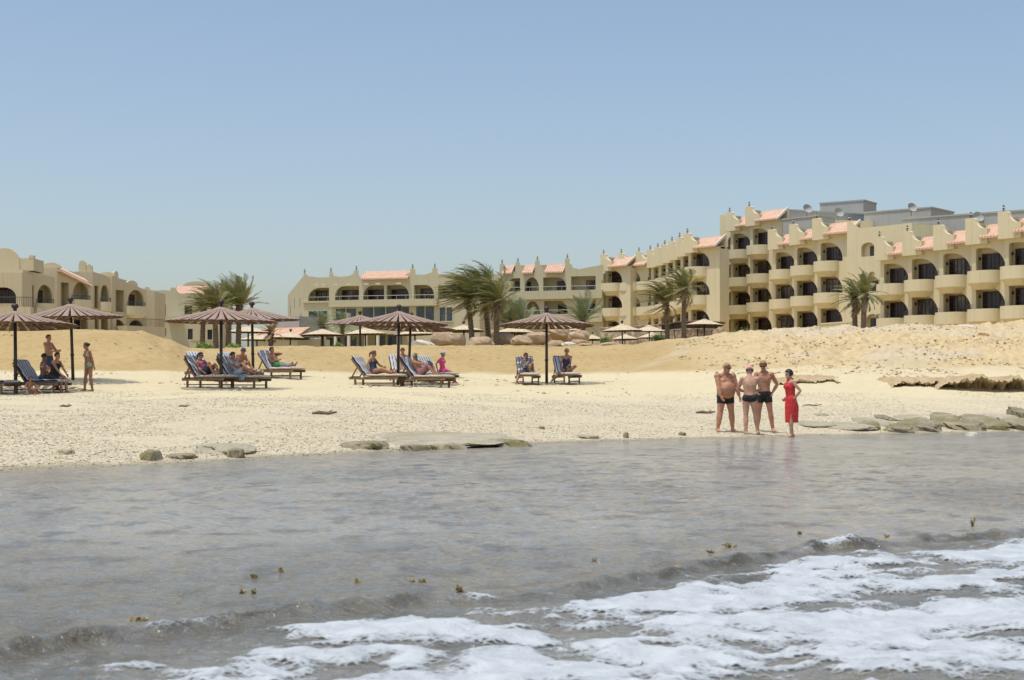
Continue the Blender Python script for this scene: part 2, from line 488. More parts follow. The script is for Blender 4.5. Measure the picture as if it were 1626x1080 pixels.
c = t.mix(t.math('MULTIPLY', t.attr('weed_shade'), 0.95), c, t.mix(t.noise(pw, 9.0, 3), (0.03, 0.026, 0.016), (0.115, 0.09, 0.035)))
t.set(c, 0.10); t.b.inputs['IOR'].default_value = 1.33
b1 = t.noise(t.pos((4.6, 6.4, 1)), 1.0, 5, 0.62)
b2 = t.noise(t.pos((15.0, 21.0, 1)), 1.0, 3, 0.6)
hb = t.math('ADD', t.math('MULTIPLY', b1, 1.0), t.math('MULTIPLY', b2, 0.46))
t.bump(hb, 1.0, 0.066)
me.materials.append(t.mat)
sea = link(bpy.data.objects.new('sea_water', me)); tag(sea, kind='structure')

# foam left behind by the wavelet, with its own thickness
fd = np.arange(4.9, 13.2, 0.022); fu = np.linspace(-0.40, 0.44, 1000)
FU, FD = np.meshgrid(fu, fd); FX = FU * FD
s_ = ridge_d(FX) - FD                                 # how far behind the wave
wx = FX + 0.25 * fbm(FX * 0.9, FD * 0.9, 2, 201); wy = FD + 0.25 * fbm(FX * 0.9, FD * 0.9, 2, 207)
m1 = fbm(wx * 1.0, wy * 1.35, 5, 211, 0.60)
m2 = 0.5 - np.abs(fbm(wx * 2.4, wy * 3.0, 3, 221)) * 1.6
foam = 0.85 * m1 + 0.34 * (m2 - 0.12) + 0.20 * fbm(FX * 7, FD * 9, 3, 231)
right = sstep(-1.85, -0.85, FX - 0.22 * (FD - 5.6))
foam = foam + 0.23 * sstep(0.30, 1.2, s_) * right - 0.75 * (1 - sstep(0.0, 0.6, s_)) - 0.55 * (1 - right)
line = np.exp(-((s_ - 0.03) / 0.05) ** 2) * (-0.03 + 0.75 * sstep(-2.2, -0.3, FX) * fbm(FX * 1.7, FX * 0 + 9.0, 4, 241))
foam = np.maximum(foam, np.where(s_ > -0.10, line + 0.12 * fbm(FX * 14, FD * 14, 2, 251) - 0.05, -1))
FZ = water_height(FX, FD) + np.clip(foam * 0.05, -0.006, 0.014) + 0.008 * np.clip(foam * 4, 0, 1) * (fbm(FX * 8, FD * 8, 3, 261) + 0.2) + 0.001
KEEP = foam > -0.06
used = np.zeros(FX.size, bool)
me, _ = grid_mesh('sea_foam', FX, FD, FZ, KEEP)
_ii = (np.arange(FX.shape[0] - 1)[:, None] * FX.shape[1] + np.arange(FX.shape[1] - 1)[None, :]).ravel()
_q = np.stack([_ii, _ii + 1, _ii + FX.shape[1] + 1, _ii + FX.shape[1]], -1); _q = _q[KEEP.ravel()[_q].any(1)]; used[_q.ravel()] = True
at = me.attributes.new('cover', 'FLOAT', 'POINT'); at.data.foreach_set('value', foam.ravel()[used].astype(np.float32))
t = NT('sea_foam')
n = t.noise(t.pos(), 6.0, 6, 0.6); n2 = t.noise(t.pos((38, 44, 38)), 1.0, 4, 0.7)
vb = t.node('ShaderNodeTexVoronoi', feature='DISTANCE_TO_EDGE'); vb.inputs['Scale'].default_value = 26.0; t.link(t.pos((1.0, 1.2, 1.0)), vb.inputs['Vector'])
lace = t.math('SUBTRACT', 0.10, vb.outputs['Distance'])
cov = t.math('ADD', t.attr('cover'), t.math('ADD', t.math('MULTIPLY', t.math('SUBTRACT', n2, 0.5), 0.30), t.math('MULTIPLY', lace, 0.45)))
alpha = t.ramp(cov, [(0.0, 0.0), (0.06, 0.25), (0.16, 0.72), (0.30, 0.96)])
t.set(t.ramp(n, [(0.25, (0.42, 0.465, 0.49)), (0.62, (0.60, 0.645, 0.675))]), 0.6)
t.link(alpha, t.b.inputs['Alpha'])
t.bump(t.math('ADD', n, t.math('MULTIPLY', n2, 0.5)), 0.8, 0.03)
me.materials.append(t.mat)
foam_o = link(bpy.data.objects.new('sea_foam', me)); tag(foam_o, kind='stuff')
# ------------------------------------------------------------------ building materials
def stucco(name, col, stain=0.12):
    t = NT(name)
    w = t.pos()
    big = t.noise(w, 0.35, 5); fine = t.noise(w, 9.0, 4); drip = t.noise(t.pos((3.0, 3.0, 0.25)), 1.0, 4)
    c = t.mix(big, tuple(x * 0.93 for x in col), tuple(min(1, x * 1.05) for x in col))
    c = t.mix(t.ramp(drip, [(0.52, 0.0), (0.85, stain * 2.2)]), c, tuple(x * 0.62 for x in col))
    t.set(c, 0.92); t.b.inputs['Specular IOR Level'].default_value = 0.1
    t.bump(fine, 0.35, 0.01)
    return t.mat
M_CREAM = stucco('cream_stucco', (0.735, 0.66, 0.445), 0.2)
M_CREAM2 = stucco('pale_stucco', (0.565, 0.53, 0.37), 0.2)
M_VILLA = stucco('shaded_villa_stucco', (0.63, 0.55, 0.37), 0.2)  # shade on the villa faces is put into this darker tone
M_GREY = stucco('grey_concrete', (0.42, 0.42, 0.40), 0.2)
M_EDGE = stucco('white_edge', (0.78, 0.74, 0.62))
def tile_mat(name='roof_tile', ang=0.0):
    t = NT(name)
    tc = t.coord('UV')
    n = t.noise(t.pos(), 2.2, 5)
    sep = t.node('ShaderNodeSeparateXYZ'); t.link(tc, sep.inputs[0])
    row = t.math('FRACT', t.math('MULTIPLY', sep.outputs[1], 3.4)); colw = t.math('FRACT', t.math('MULTIPLY', sep.outputs[0], 3.6))
    c = t.ramp(n, [(0.3, (0.56, 0.33, 0.22)), (0.7, (0.72, 0.47, 0.34))])
    band = t.ramp(row, [(0.0, 1.0), (0.16, 1.0), (0.24, 0.0)], 'LINEAR')
    gap = t.ramp(colw, [(0.0, 1.0), (0.10, 1.0), (0.2, 0.0)], 'LINEAR')
    c = t.mix(t.math('MULTIPLY', band, 0.55), c, (0.82, 0.70, 0.58))
    c = t.mix(t.math('MULTIPLY', gap, 0.45), c, (0.30, 0.14, 0.09))
    t.set(c, 0.8); return t.mat
M_TILE = tile_mat()
M_WOOD = simple('door_wood', (0.085, 0.032, 0.022), 0.45, 0.35, 4.0)
def glass_mat(name, a, b, rough=0.08):
    t = NT(name); n = t.noise(t.pos((1.2, 1.2, 0.5)), 1.0, 3)
    t.set(t.ramp(n, [(0.4, a), (0.62, b)]), rough); return t.mat
M_GLASS = glass_mat('dark_pane', (0.012, 0.011, 0.014), (0.05, 0.05, 0.06), 0.12)
M_CURTAIN = glass_mat('curtained_pane', (0.02, 0.018, 0.018), (0.22, 0.20, 0.17), 0.15)
M_BLUEGLASS = glass_mat('blue_pane', (0.035, 0.055, 0.075), (0.075, 0.10, 0.125), 0.06)
M_IRON = simple('wrought_iron', (0.05, 0.045, 0.04), 0.5, 0.2, 8)
M_LAMPGLASS = simple('lamp_glass', (0.75, 0.72, 0.62), 0.2, 0.05, 8)
M_RAIL = simple('pale_rail', (0.45, 0.44, 0.40), 0.4, 0.1, 8)

def opening(x0, x1, z0, z1, rl=0.0, rr=0.0, rz=None):
    """outline of a wall opening; rl / rr = widths of the arched left / right shoulders, rz their height"""
    pts = [(x0, z0), (x1, z0)]
    def arc(cx, r, h, a0, a1):
        return [(cx + r * math.cos(a), z1 - h + h * math.sin(a)) for a in [a0 + (a1 - a0) * k / 10 for k in range(11)]]
    h = rz if rz else min(z1 - z0, max(rl, rr))
    pts += arc(x1 - rr, rr, h, 0, PI / 2) if rr > 0 else [(x1, z1)]
    pts += arc(x0 + rl, rl, h if rl > 0.4 else rl, PI / 2, PI) if rl > 0 else [(x0, z1)]
    out = []
    for p in pts:
        if not out or abs(p[0] - out[-1][0]) + abs(p[1] - out[-1][1]) > 1e-4: out.append(p)
    return out

def door_meshes(w, h, leaves, key):
    f = MB(); g = MB()
    s = 0.09
    f.bx(0, w, 0, 0.10, h - s, h); f.bx(0, w, 0, 0.10, 0, 0.14)
    for k in range(leaves + 1):
        x = k * (w - s) / leaves
        f.bx(x, x + s, 0, 0.10, 0.14, h - s)
    for k in range(leaves):
        xa = k * (w - s) / leaves + s; xb = (k + 1) * (w - s) / leaves
        for zz in (0.75, 1.25, 1.75):
            f.bx(xa, xb, 0.02, 0.08, zz, zz + 0.045)
        f.bx((xa + xb) / 2 - 0.02, (xa + xb) / 2 + 0.02, 0.021, 0.079, 0.14, h - s)
    g.bx(s * 0.5, w - s * 0.5, 0.045, 0.06, 0.1, h - 0.05)
    return f.mesh('door_' + key, M_WOOD), g.mesh('pane_' + key, M_GLASS)
DOOR, PANE = door_meshes(3.2, 2.35, 4, 'wide')
DOOR2, PANE2 = door_meshes(2.1, 2.3, 3, 'mid')
def put_door(parent, loc, rz=0.0, small=False, name='balcony_door'):
    d = inst(name, DOOR2 if small else DOOR, parent, loc, rz)
    pm = PANE2 if small else PANE
    if put_door.rng.random() < 0.38:
        if pm.name not in put_door.alt: put_door.alt[pm.name] = pm.copy(); put_door.alt[pm.name].materials[0] = M_CURTAIN
        pm = put_door.alt[pm.name]
    inst('pane', pm, d)
    return d
put_door.alt = {}; put_door.rng = random.Random(3)

_wl = MB(); _wl.bx(-0.03, 0.03, -0.14, 0.0, 0.10, 0.16); _wl.bx(-0.09, 0.09, -0.26, -0.08, -0.12, 0.14); _wl.lathe([(0.0, 0.26), (0.13, 0.14), (0.13, 0.12)], 6, M=Matrix.Translation((0, -0.17, 0)))
WALL_LAMP = _wl.mesh('wall_lamp', M_IRON)
_ln = MB(); _ln.tube([(0, 0, 0), (0, 0, 0.25)], 0.05, 6); _ln.lathe([(0.03, 0.22), (0.13, 0.30), (0.15, 0.5), (0.12, 0.52), (0.02, 0.66), (0, 0.72)], 6)
_ln.tube([(0.0, 0, 0.1), (0.14, 0, 0.16), (0.17, 0, 0.28)], 0.02, 5); _ln.tube([(0.0, 0, 0.1), (-0.14, 0, 0.16), (-0.17, 0, 0.28)], 0.02, 5)
LANTERN = _ln.mesh('roof_lantern', M_IRON)
_lg = MB(); _lg.ball((0, 0, 0.40), (0.165, 0.165, 0.1), 8, 6)
LANTERN_GLASS = _lg.mesh('lantern_glass', M_LAMPGLASS)
def put_lantern(parent, loc):
    o = inst('roof_lantern', LANTERN, parent, loc); o.scale = (0.75, 0.75, 0.85); inst('lantern_glass', LANTERN_GLASS, o); return o

def bow_mesh(cx=1.25, hw=1.5, pr=1.15):
    m = MB(); n = 18
    def ring(k, z, y0=0.0):
        return [Vector((cx + hw * k * math.cos(PI + PI * i / n), y0 - pr * k * math.sin(PI * i / n), z)) for i in range(n + 1)]
    rings = [ring(0.60, -0.70), ring(0.84, -0.30), ring(1.0, -0.18), ring(1.0, 0.86), ring(0.91, 0.86), ring(0.91, 0.12)]
    vs = [p for r in rings for p in r]; k = n + 1; fs = []
    for i in range(len(rings) - 1):
        for j in range(n): fs.append((i * k + j, i * k + j + 1, (i + 1) * k + j + 1, (i + 1) * k + j))
    fs.append(tuple(range(k))); fs.append(tuple((len(rings) - 1) * k + j for j in range(k)))
    m.add(vs, fs); return m.mesh('balcony', M_CREAM, 40)
BOW = bow_mesh()
def rail_mesh():
    m = MB(); hw, pr, cx = 1.44, 1.10, 1.25
    path = [Vector((cx + hw * math.cos(PI + a), -pr * math.sin(a), 0)) for a in [0.05 + 1.1 * i / 8 for i in range(9)]]
    for z in (1.24,): m.tube([p + Vector((0, 0, z)) for p in path], 0.022, 5)
    for p in path: m.tube([p + Vector((0, 0, 0.85)), p + Vector((0, 0, 1.26))], 0.016, 4)
    k = MB(); xs = [2.45 + 0.10 * i for i in range(8)]
    k.tube([(2.42, 0.10, 1.20), (3.19, 0.10, 1.20)], 0.022, 5)
    for x in xs: k.tube([(x, 0.10, 0.80), (x, 0.10, 1.22)], 0.016, 4)
    return m.mesh('railing', M_IRON), k.mesh('railing', M_IRON)
RAIL, RAIL2 = rail_mesh()

W_BAY, D_LOG = 4.7, 0.95
_bay_cache = {}
def bay_wall(levels, zb, zt, oh=2.78):
    """front of one room bay with an asymmetric arched loggia on each level (heights relative to the building base)"""
    key = (tuple(levels), zb, zt, oh)
    if key in _bay_cache: return _bay_cache[key]
    m = MB(); w = W_BAY; d = D_LOG
    holes = [opening(0.40, 3.20, f + 0.80, f + oh, 0.18, 2.0, oh - 1.0) for f in levels]
    m.poly([(0, zb), (w, zb), (w, zt), (0, zt)], holes, lambda a, b: Vector((a, 0, b)))
    for h in holes:
        n = len(h); vs = [Vector((a, 0, b)) for a, b in h] + [Vector((a, 0.28, b)) for a, b in h]
        m.add(vs, [(i, (i + 1) % n, n + (i + 1) % n, n + i) for i in range(n)])
    for f in levels:
        x0, x1, y0, y1, z0, z1 = 0.25, 4.6, 0.28, d, f + 0.02, f + 2.95
        vs = [(x0, y0, z0), (x1, y0, z0), (x1, y1, z0), (x0, y1, z0), (x0, y0, z1), (x1, y0, z1), (x1, y1, z1), (x0, y1, z1)]
        m.add(vs, [(0, 1, 2, 3), (4, 7, 6, 5), (2, 6, 7, 3), (1, 5, 6, 2), (0, 3, 7, 4)])
        m.poly([(x0, z0), (x1, z0), (x1, z1), (x0, z1)], [opening(0.40, 3.20, f + 0.80, f + oh, 0.18, 2.0, oh - 1.0)], lambda a, b: Vector((a, 0.28, b)))
    # returns and back
    q = 1.5; vs = [(0, 0, zb), (w, 0, zb), (w, q, zb), (0, q, zb), (0, 0, zt), (w, 0, zt), (w, q, zt), (0, q, zt)]
    m.add(vs, [(4, 5, 6, 7), (1, 2, 6, 5), (3, 0, 4, 7), (2, 3, 7, 6)])
    me = m.mesh('bay_wall', M_CREAM, fix=False)
    _bay_cache[key] = me
    return me
def horn_mesh():
    """parapet panel at the corner of a bay: tall post that sweeps down in a curve"""
    pts = [(-0.35, 3.40), (1.75, 3.40), (1.75, 4.62)]
    for k in range(9):
        a = PI / 2 * k / 8
        pts.append((1.75 - 1.15 * math.sin(a), 5.50 - 0.88 * math.cos(a)))
    pts += [(0.45, 5.62), (-0.35, 5.62)]
    m = MB(); m.prism(pts, -0.42, 0.02, lambda a, b, d: Vector((a, d, b)))
    m.bx(0.2, 0.7, 0.02, 1.0, 3.9, 5.2)
    return m.mesh('parapet', M_CREAM, 30)
HORN = horn_mesh()
def tile_mesh(x0, x1, y0, y1, z0, z1, th=0.14):
    m = MB()
    n = max(2, int((x1 - x0) / 0.28)); rows = 5
    vs = []; fs = []
    for j in range(rows + 1):
        for i in range(2 * n + 1):
            t = j / rows
            x = x0 + (x1 - x0) * i / (2 * n)
            bumpz = 0.05 if i % 2 == 0 else -0.02
            vs.append((x, y0 + (y1 - y0) * t, z0 + (z1 - z0) * t + bumpz))
    k = 2 * n + 1
    for j in range(rows):
        for i in range(2 * n): fs.append((j * k + i, j * k + i + 1, (j + 1) * k + i + 1, (j + 1) * k + i))
    m.add(vs, fs)
    # eave edge and underside
    vs2 = [(x0, y0, z0 - th), (x1, y0, z0 - th), (x1, y1, z1 - th), (x0, y1, z1 - th), (x0, y0, z0 - 0.01), (x1, y0, z0 - 0.01), (x1, y1, z1), (x0, y1, z1)]
    m.add(vs2, [(0, 1, 5, 4), (0, 3, 2, 1), (0, 4, 7, 3), (1, 2, 6, 5)])
    me = m.mesh('roof', M_TILE, fix=False)
    uv = me.uv_layers.new(name='uv')
    for l in me.loops:
        p = me.vertices[l.vertex_index].co
        uv.data[l.index].uv = (p.x, math.hypot(p.y - y0, p.z - z0))
    return me
TILE = tile_mesh(1.1, 4.55, -0.62, 0.95, 3.92, 5.08)
_cb = MB(); _cb.prism([(-0.66, 3.86), (-0.50, 3.86), (0.95, 4.96), (0.95, 5.24), (-0.66, 4.06)], 4.55, 4.70, lambda a, b, d: Vector((d, a, b)))
CURB = _cb.mesh('roof_edge', M_EDGE)

def place_bay(root, wpos, rz, levels, zb, top, lantern=True, ground_level=None, door_rng=random, low=0.3, oh=2.78):
    """one bay (wall, balconies, doors, lamps, roof) at world corner wpos (x, y)"""
    L = Vector((wpos[0], wpos[1], 0)) - Vector((root.location.x, root.location.y, root.location.z))
    R = Matrix.Rotation(rz, 4, 'Z')
    jig = 0.004 * place_bay.n; place_bay.n += 1
    def loc(x, y, z): return Vector((L.x, L.y, L.z)) + R @ Vector((x, y, z))
    inst('bay_wall', bay_wall(levels, zb, top + 3.62 - low, oh), root, loc(0, 0, jig), rz)
    for f in levels:
        put_door(root, loc(0.44 + door_rng.uniform(-0.04, 0.08), D_LOG - 0.10, f + 0.03), rz)
        wl = inst('wall_lamp', WALL_LAMP, root, loc(0.26, 0.62, f + 1.95), rz + PI / 2); wl.scale = (0.7, 0.7, 0.75)
        if f != ground_level:
            b = inst('balcony', BOW, root, loc(0, -0.003, f), rz)
            inst('railing', RAIL, b); inst('railing', RAIL2, b)
    inst('parapet', HORN, root, loc(0, 0, top - low + jig), rz)
    r = inst('roof', TILE, root, loc(0, 0, top - low + jig), rz); inst('roof_edge', CURB, r)
    bk = inst('roof_wall', ROOFWALL, root, loc(0, 0, top - low + jig), rz)
    if lantern: put_lantern(root, loc(0.05, -0.2, top - low + 5.62 + jig))
place_bay.n = 0
_rw = MB(); _rw.bx(0.0, 4.6, 0.96, 1.25, 3.5, 5.1); _rw.bx(0.9, 4.6, -0.25, 0.95, 3.60, 3.84)
ROOFWALL = _rw.mesh('roof_wall', M_CREAM)

# ------------------------------------------------------------------ right hotel wing (stepped bays, up to five storeys)
E_RZ = -math.radians(50)                            # bays face the sea obliquely
E_DIR = Vector((math.cos(E_RZ), math.sin(E_RZ), 0)); E_NRM = Vector((math.sin(E_RZ), -math.cos(E_RZ), 0))
def on_line(px, S=(25.5, 182.0), dv=(0.259, -0.966)):
    u = (px - CX) / F
    t = (u * S[1] - S[0]) / (dv[0] - dv[1] * u)
    return (S[0] + dv[0] * t, S[1] + dv[1] * t)
root = thing('hotel_wing', 'tall cream hotel wing with rows of rounded balconies behind the rocky bank', 'hotel wing', (30, 168, 4.0), 0)
LV = [4.25, 7.45, 10.65, 13.85, 17.05]
for k, px in enumerate((1160, 1191, 1227, 1261, 1298)):
    lv = LV[1:5] if k < 2 else LV[1:4]
    place_bay(root, on_line(px), E_RZ, lv, 3.0, lv[-1], True, LV[1])
for k, px in enumerate((1398, 1442, 1491.6, 1543, 1595, 1648)):
    place_bay(root, on_line(px), E_RZ, LV[0:3], 1.5, LV[2], True, None)

def wall_frame(root, wpos, rz):
    """returns fn(x, y, z) in the root's space for a wall starting at wpos with local x along it and y inward"""
    L = Vector((wpos[0], wpos[1], 0)) - root.location
    R = Matrix.Rotation(rz, 4, 'Z')
    return lambda x, y, z: L + R @ Vector((x, y, z))
def wall_panel(m, fn, outline, holes, depth=0.3, back=None, mi=0):
    m.poly(outline, holes, lambda a, b: fn(a, 0, b), None, mi)
    for h in holes:
        n = len(h)
        m.add([fn(a, 0, b) for a, b in h] + [fn(a, depth, b) for a, b in h], [(i, (i + 1) % n, n + (i + 1) % n, n + i) for i in range(n)], mi)
    if back is not None:
        for h in holes:
            xs = [p[0] for p in h]; zs = [p[1] for p in h]
            b = MB()
            x0, x1, z0, z1 = min(xs) - 0.15, max(xs) + 0.15, min(zs) - 0.1, max(zs) + 0.15
            vs = [(x0, depth, z0), (x1, depth, z0), (x1, back, z0), (x0, back, z0), (x0, depth, z1), (x1, depth, z1), (x1, back, z1), (x0, back, z1)]
            m.add([fn(*p) for p in vs], [(0, 1, 2, 3), (4, 7, 6, 5), (2, 6, 7, 3), (1, 5, 6, 2), (0, 3, 7, 4)], mi)
            m.poly([(x0, z0), (x1, z0), (x1, z1), (x0, z1)], [h], lambda a, c: fn(a, depth, c), None, mi)
def closed_box(m, fn, x0, x1, y0, y1, z0, z1, front=False, mi=0):
    vs = [fn(a, b, c) for c in (z0, z1) for a, b in ((x0, y0), (x1, y0), (x1, y1), (x0, y1))]
    fs = [(4, 5, 6, 7), (1, 2, 6, 5), (3, 0, 4, 7), (2, 3, 7, 6)]
    if front: fs.append((0, 1, 5, 4))
    m.add(vs, fs, mi)

# plain stair tower between the two runs of bays, with small arched windows
fn = wall_frame(root, on_line(1345), E_RZ)
m = MB(); zt = 17.9
wins = [opening(1.7, 3.25, zt - 3.3, zt - 1.95, 0.75, 0.75, 0.5), opening(2.3, 3.75, 11.2, 12.6, 0.7, 0.7, 0.5), opening(2.3, 3.75, 7.6, 9.0, 0.7, 0.7, 0.5)]
wall_panel(m, fn, [(0, 1.0), (7.6, 1.0), (7.6, zt - 0.5), (1.6, zt - 0.5), (0.9, zt - 0.1), (0.5, zt + 0.3), (0, zt + 0.3)], wins, 0.25, 0.5)
closed_box(m, fn, 0, 7.6, 0, 6, 1.0, zt - 0.5)
m.build('stair_tower', M_CREAM, root, fix=False)
for (x, z, w) in ((2.45, zt - 3.3, 0.7), (2.5, 11.2, 1.1), (2.5, 7.6, 1.1)):
    g = MB(); g.bx(0, w, 0.40, 0.47, 0, 1.0); o = g.build('window', M_GLASS, root); o.location = fn(x, 0, z); o.rotation_euler = (0, 0, E_RZ)
put_lantern(root, fn(0.2, 0.1, zt + 0.3))
# left end: loggia column and end pier
fn = wall_frame(root, on_line(1146), E_RZ)
m = MB()
wall_panel(m, fn, [(-0.3, 3), (4.0, 3), (4.0, 21.6), (3.0, 21.2), (2.0, 21.3), (1.7, 22.3), (-0.3, 22.4)],
           [opening(0.95, 3.6, f + 0.1, f + 2.7, 0.6, 0.0) for f in LV[1:5]] + [[(1.0 + 0.28 * math.cos(a), 20.9 + 0.5 * math.sin(a)) for a in [2 * PI * k / 12 for k in range(12)]]], 0.25, 0.9)
closed_box(m, fn, -0.3, 4.0, 0, 6, 3, 21.0)
m.build('end_wall', M_CREAM, root, fix=False)
for f in LV[1:5]:
    put_door(root, fn(1.1, 0.75, f + 0.1), E_RZ, True)
    g = MB(); g.tube([fn(0.95, 0.1, f + 0.95), fn(3.6, 0.1, f + 0.95)], 0.025, 5)
    for k in range(15): g.tube([fn(1.0 + 0.18 * k, 0.1, f + 0.1), fn(1.0 + 0.18 * k, 0.1, f + 0.95)], 0.016, 4)
    g.build('railing', M_IRON, root)
# grey concrete rooms and walls on the flat roofs behind
def roof_block(px0, d0, px1, d1, ytop, zbase, depth, name='roof_room'):
    a = Vector(((px0 - CX) / F * d0, d0, 0)); b = Vector(((px1 - CX) / F * d1, d1, 0))
    z0 = zbase; z1 = CH + (HY - ytop) / F * d0
    L = (b - a).length; rz = math.atan2((b - a).y, (b - a).x)
    g = MB(); g.bx(0, L, 0, depth, z0, z1); g.bx(-0.08, L + 0.08, -0.08, depth + 0.08, z1 + 0.002, z1 + 0.16)
    o = g.build(name, M_GREY, root); o.location = a - root.location; o.rotation_euler = (0, 0, rz); return o
roof_block(1243, 176, 1380, 181, 334, 17.0, 7)
roof_block(1372, 176, 1478, 171, 339, 17.0, 6)
roof_block(1302, 184, 1371, 181, 324, 18.0, 4)
roof_block(1433, 158, 1700, 148, 349, 12.0, 8)
roof_block(1243, 173, 1300, 169.5, 349.5, 14.0, 3)
m = MB(); m.lathe([(0, 0), (0.35, 0.06), (0.52, 0.22), (0.55, 0.27)], 12, M=Matrix.Rotation(1.1, 4, 'X')); m.tube([(0, 0, -0.8), (0, 0, 0)], 0.06, 6)
DISH = m.mesh('satellite_dish', M_GREY, True)
for px, d, y in ((1281, 172, 333), (1447, 171, 331), (1552, 153, 346), (1331, 168, 339)):
    inst('satellite_dish', DISH, root, P(px, y, d) - root.location, 0.3)
# roof body that closes the bays behind
m = MB()
for px0, px1, zt_, k in ((1150, 1225, 20.5, 0), (1222, 1345, 17.2, 1), (1400, 1690, 13.9, 2)):
    a = Vector((*on_line(px0), 0)); b = Vector((*on_line(px1), 0)); nrm = Vector((0.966, 0.259, 0))
    a = a + nrm * 3.2 + Vector((0, 0, 0)); b = b + nrm * 3.2
    q = [a, b, b + nrm * 9, a + nrm * 9]
    m.add([p - root.location + Vector((0, 0, 1.0 + 0.01 * k)) for p in q] + [p - root.location + Vector((0, 0, zt_)) for p in q], [(0, 1, 5, 4), (4, 5, 6, 7), (1, 2, 6, 5), (2, 3, 7, 6), (3, 0, 4, 7)])
m.build('rear_wall', M_CREAM, root, fix=False)
# planter and terrace walls along its foot
def low_wall(px0, px1, d0, d1, ytop, h, mat=M_CREAM, th=0.35, name='garden_wall', label=None, cat='garden wall'):
    a = P(px0, ytop, d0); b = P(px1, ytop, d1)
    o = thing(name, label, cat, (a.x, a.y, a.z - h))
    rz = math.atan2(b.y - a.y, b.x - a.x); L = math.hypot(b.x - a.x, b.y - a.y)
    w = MB(); w.bx(0, L, 0, th, 0, h); w.build('wall_body', mat, o, rz=rz)
    w = MB(); w.bx(-0.05, L + 0.05, -0.05, th + 0.05, h + 0.002, h + 0.12); w.build('coping', mat, o, rz=rz)
    return o
low_wall(1232, 1304, 146, 138, 526, 2.2, label='long low tan planter wall below the ground floor doors of the hotel wing')
low_wall(1304, 1352, 135, 131, 515.5, 3.0, label='higher pale terrace wall beside the twin palms')

# ------------------------------------------------------------------ middle hotel wing
root = thing('hotel_wing', 'three storey cream hotel wing with a stepped row of roof lanterns between the palms', 'hotel wing', (12, 195, 7.0), 0)
AF = [8.1, 11.3, 14.45]
apx = [960, 988, 1016, 1034, 1046, 1057, 1068.5, 1080.5, 1093]
ad = [200, 199, 197, 194.5, 191.5, 188, 184, 179.5, 175]
for px, d in zip(apx, ad):
    place_bay(root, ((px - CX) / F * d, d), E_RZ, AF, 5.0, AF[-1], True, AF[0], random, 1.0, 2.5)
# frontal run with arched loggias
a = Vector(((770 - CX) / F * 204, 204, 0)); b = Vector(((958 - CX) / F * 199, 199, 0))
rz = math.atan2((b - a).y, (b - a).x); fn = wall_frame(root, a, rz)
LM = (b - a).length
def mx(zx): return (zx + 40) / 51.3
zp2, zp1 = 14.5, 11.5
ops2 = [opening(mx(118), mx(206), zp2, zp2 + 1.75, 0.9, 0.0), opening(mx(237), mx(336), zp2, zp2 + 1.8, 0.95, 0.95, 1.4), opening(mx(365), mx(522), zp2, zp2 + 1.75, 0, 1.2, 1.3), opening(mx(556), mx(722), zp2, zp2 + 1.8, 0, 0)]
ops1 = [opening(mx(240), mx(342), zp1 - 0.2, zp1 + 1.75, 1.0, 1.0, 1.5), opening(mx(370), mx(532), zp1, zp1 + 1.75, 0, 1.2, 1.3), opening(mx(600), mx(722), zp1, zp1 + 1.8, 0, 0)]
m = MB()
out = [(0, 5), (LM, 5), (LM, 17.7)]
hz = [mx(530), mx(325), mx(190), mx(80)]
for i, hx in enumerate(hz):
    h0 = 18.6 - 0.15 * i
    out += [(hx + 1.5, 17.2), (hx + 0.8, 17.4), (hx + 0.35, 17.9), (hx + 0.3, h0), (hx - 0.3, h0), (hx - 0.35, 16.9)]
out += [(0, 16.7)]
wall_panel(m, fn, out, ops1 + ops2, 0.3, 1.7)
closed_box(m, fn, 0, LM, 0, 9, 5, 16.6)
m.build('wall', M_CREAM2, root, fix=False)
g = MB()
for zz in (zp1, zp2):
    vs = [(mx(100), -0.55, zz - 1.05), (LM - 0.02, -0.55, zz - 1.05), (LM - 0.02, -0.002, zz - 1.05), (mx(100), -0.002, zz - 1.05)]
    g.add([fn(*p) for p in vs] + [fn(p[0], p[1], zz + 0.02) for p in vs], [(0, 1, 5, 4), (4, 5, 6, 7), (3, 2, 1, 0), (1, 2, 6, 5), (3, 0, 4, 7)])
g.build('balcony', M_CREAM2, root)
for zz in (zp1, zp2):
    g = MB(); g.tube([fn(mx(105), -0.3, zz + 0.55), fn(LM - 0.1, -0.3, zz + 0.55)], 0.03, 5)
    for k in range(12): g.tube([fn(mx(110) + k * 1.08, -0.3, zz), fn(mx(110) + k * 1.08, -0.3, zz + 0.55)], 0.025, 4)
    g.build('railing', M_RAIL, root)
for zx, zz in ((167, zp2), (458, zp2), (657, zp2), (463, zp1), (665, zp1)):
    put_door(root, fn(mx(zx) - 0.4, 1.55, zz - 0.95), rz, True)
for zx0, zx1 in ((85, 155), (225, 300), (380, 510)):
    tm = tile_mesh(0, mx(zx1) - mx(zx0), -0.5, 0.9, 16.9, 18.0)
    inst('roof', tm, root, fn(mx(zx0), 0, 0), rz)
m = MB(); closed_box(m, fn, mx(60), mx(540), 0.92, 1.3, 16.5, 17.95, True); m.build('roof_wall', M_CREAM2, root, fix=False)
for i, hx in enumerate(hz): put_lantern(root, fn(hx, 0.05, 18.6 - 0.15 * i))

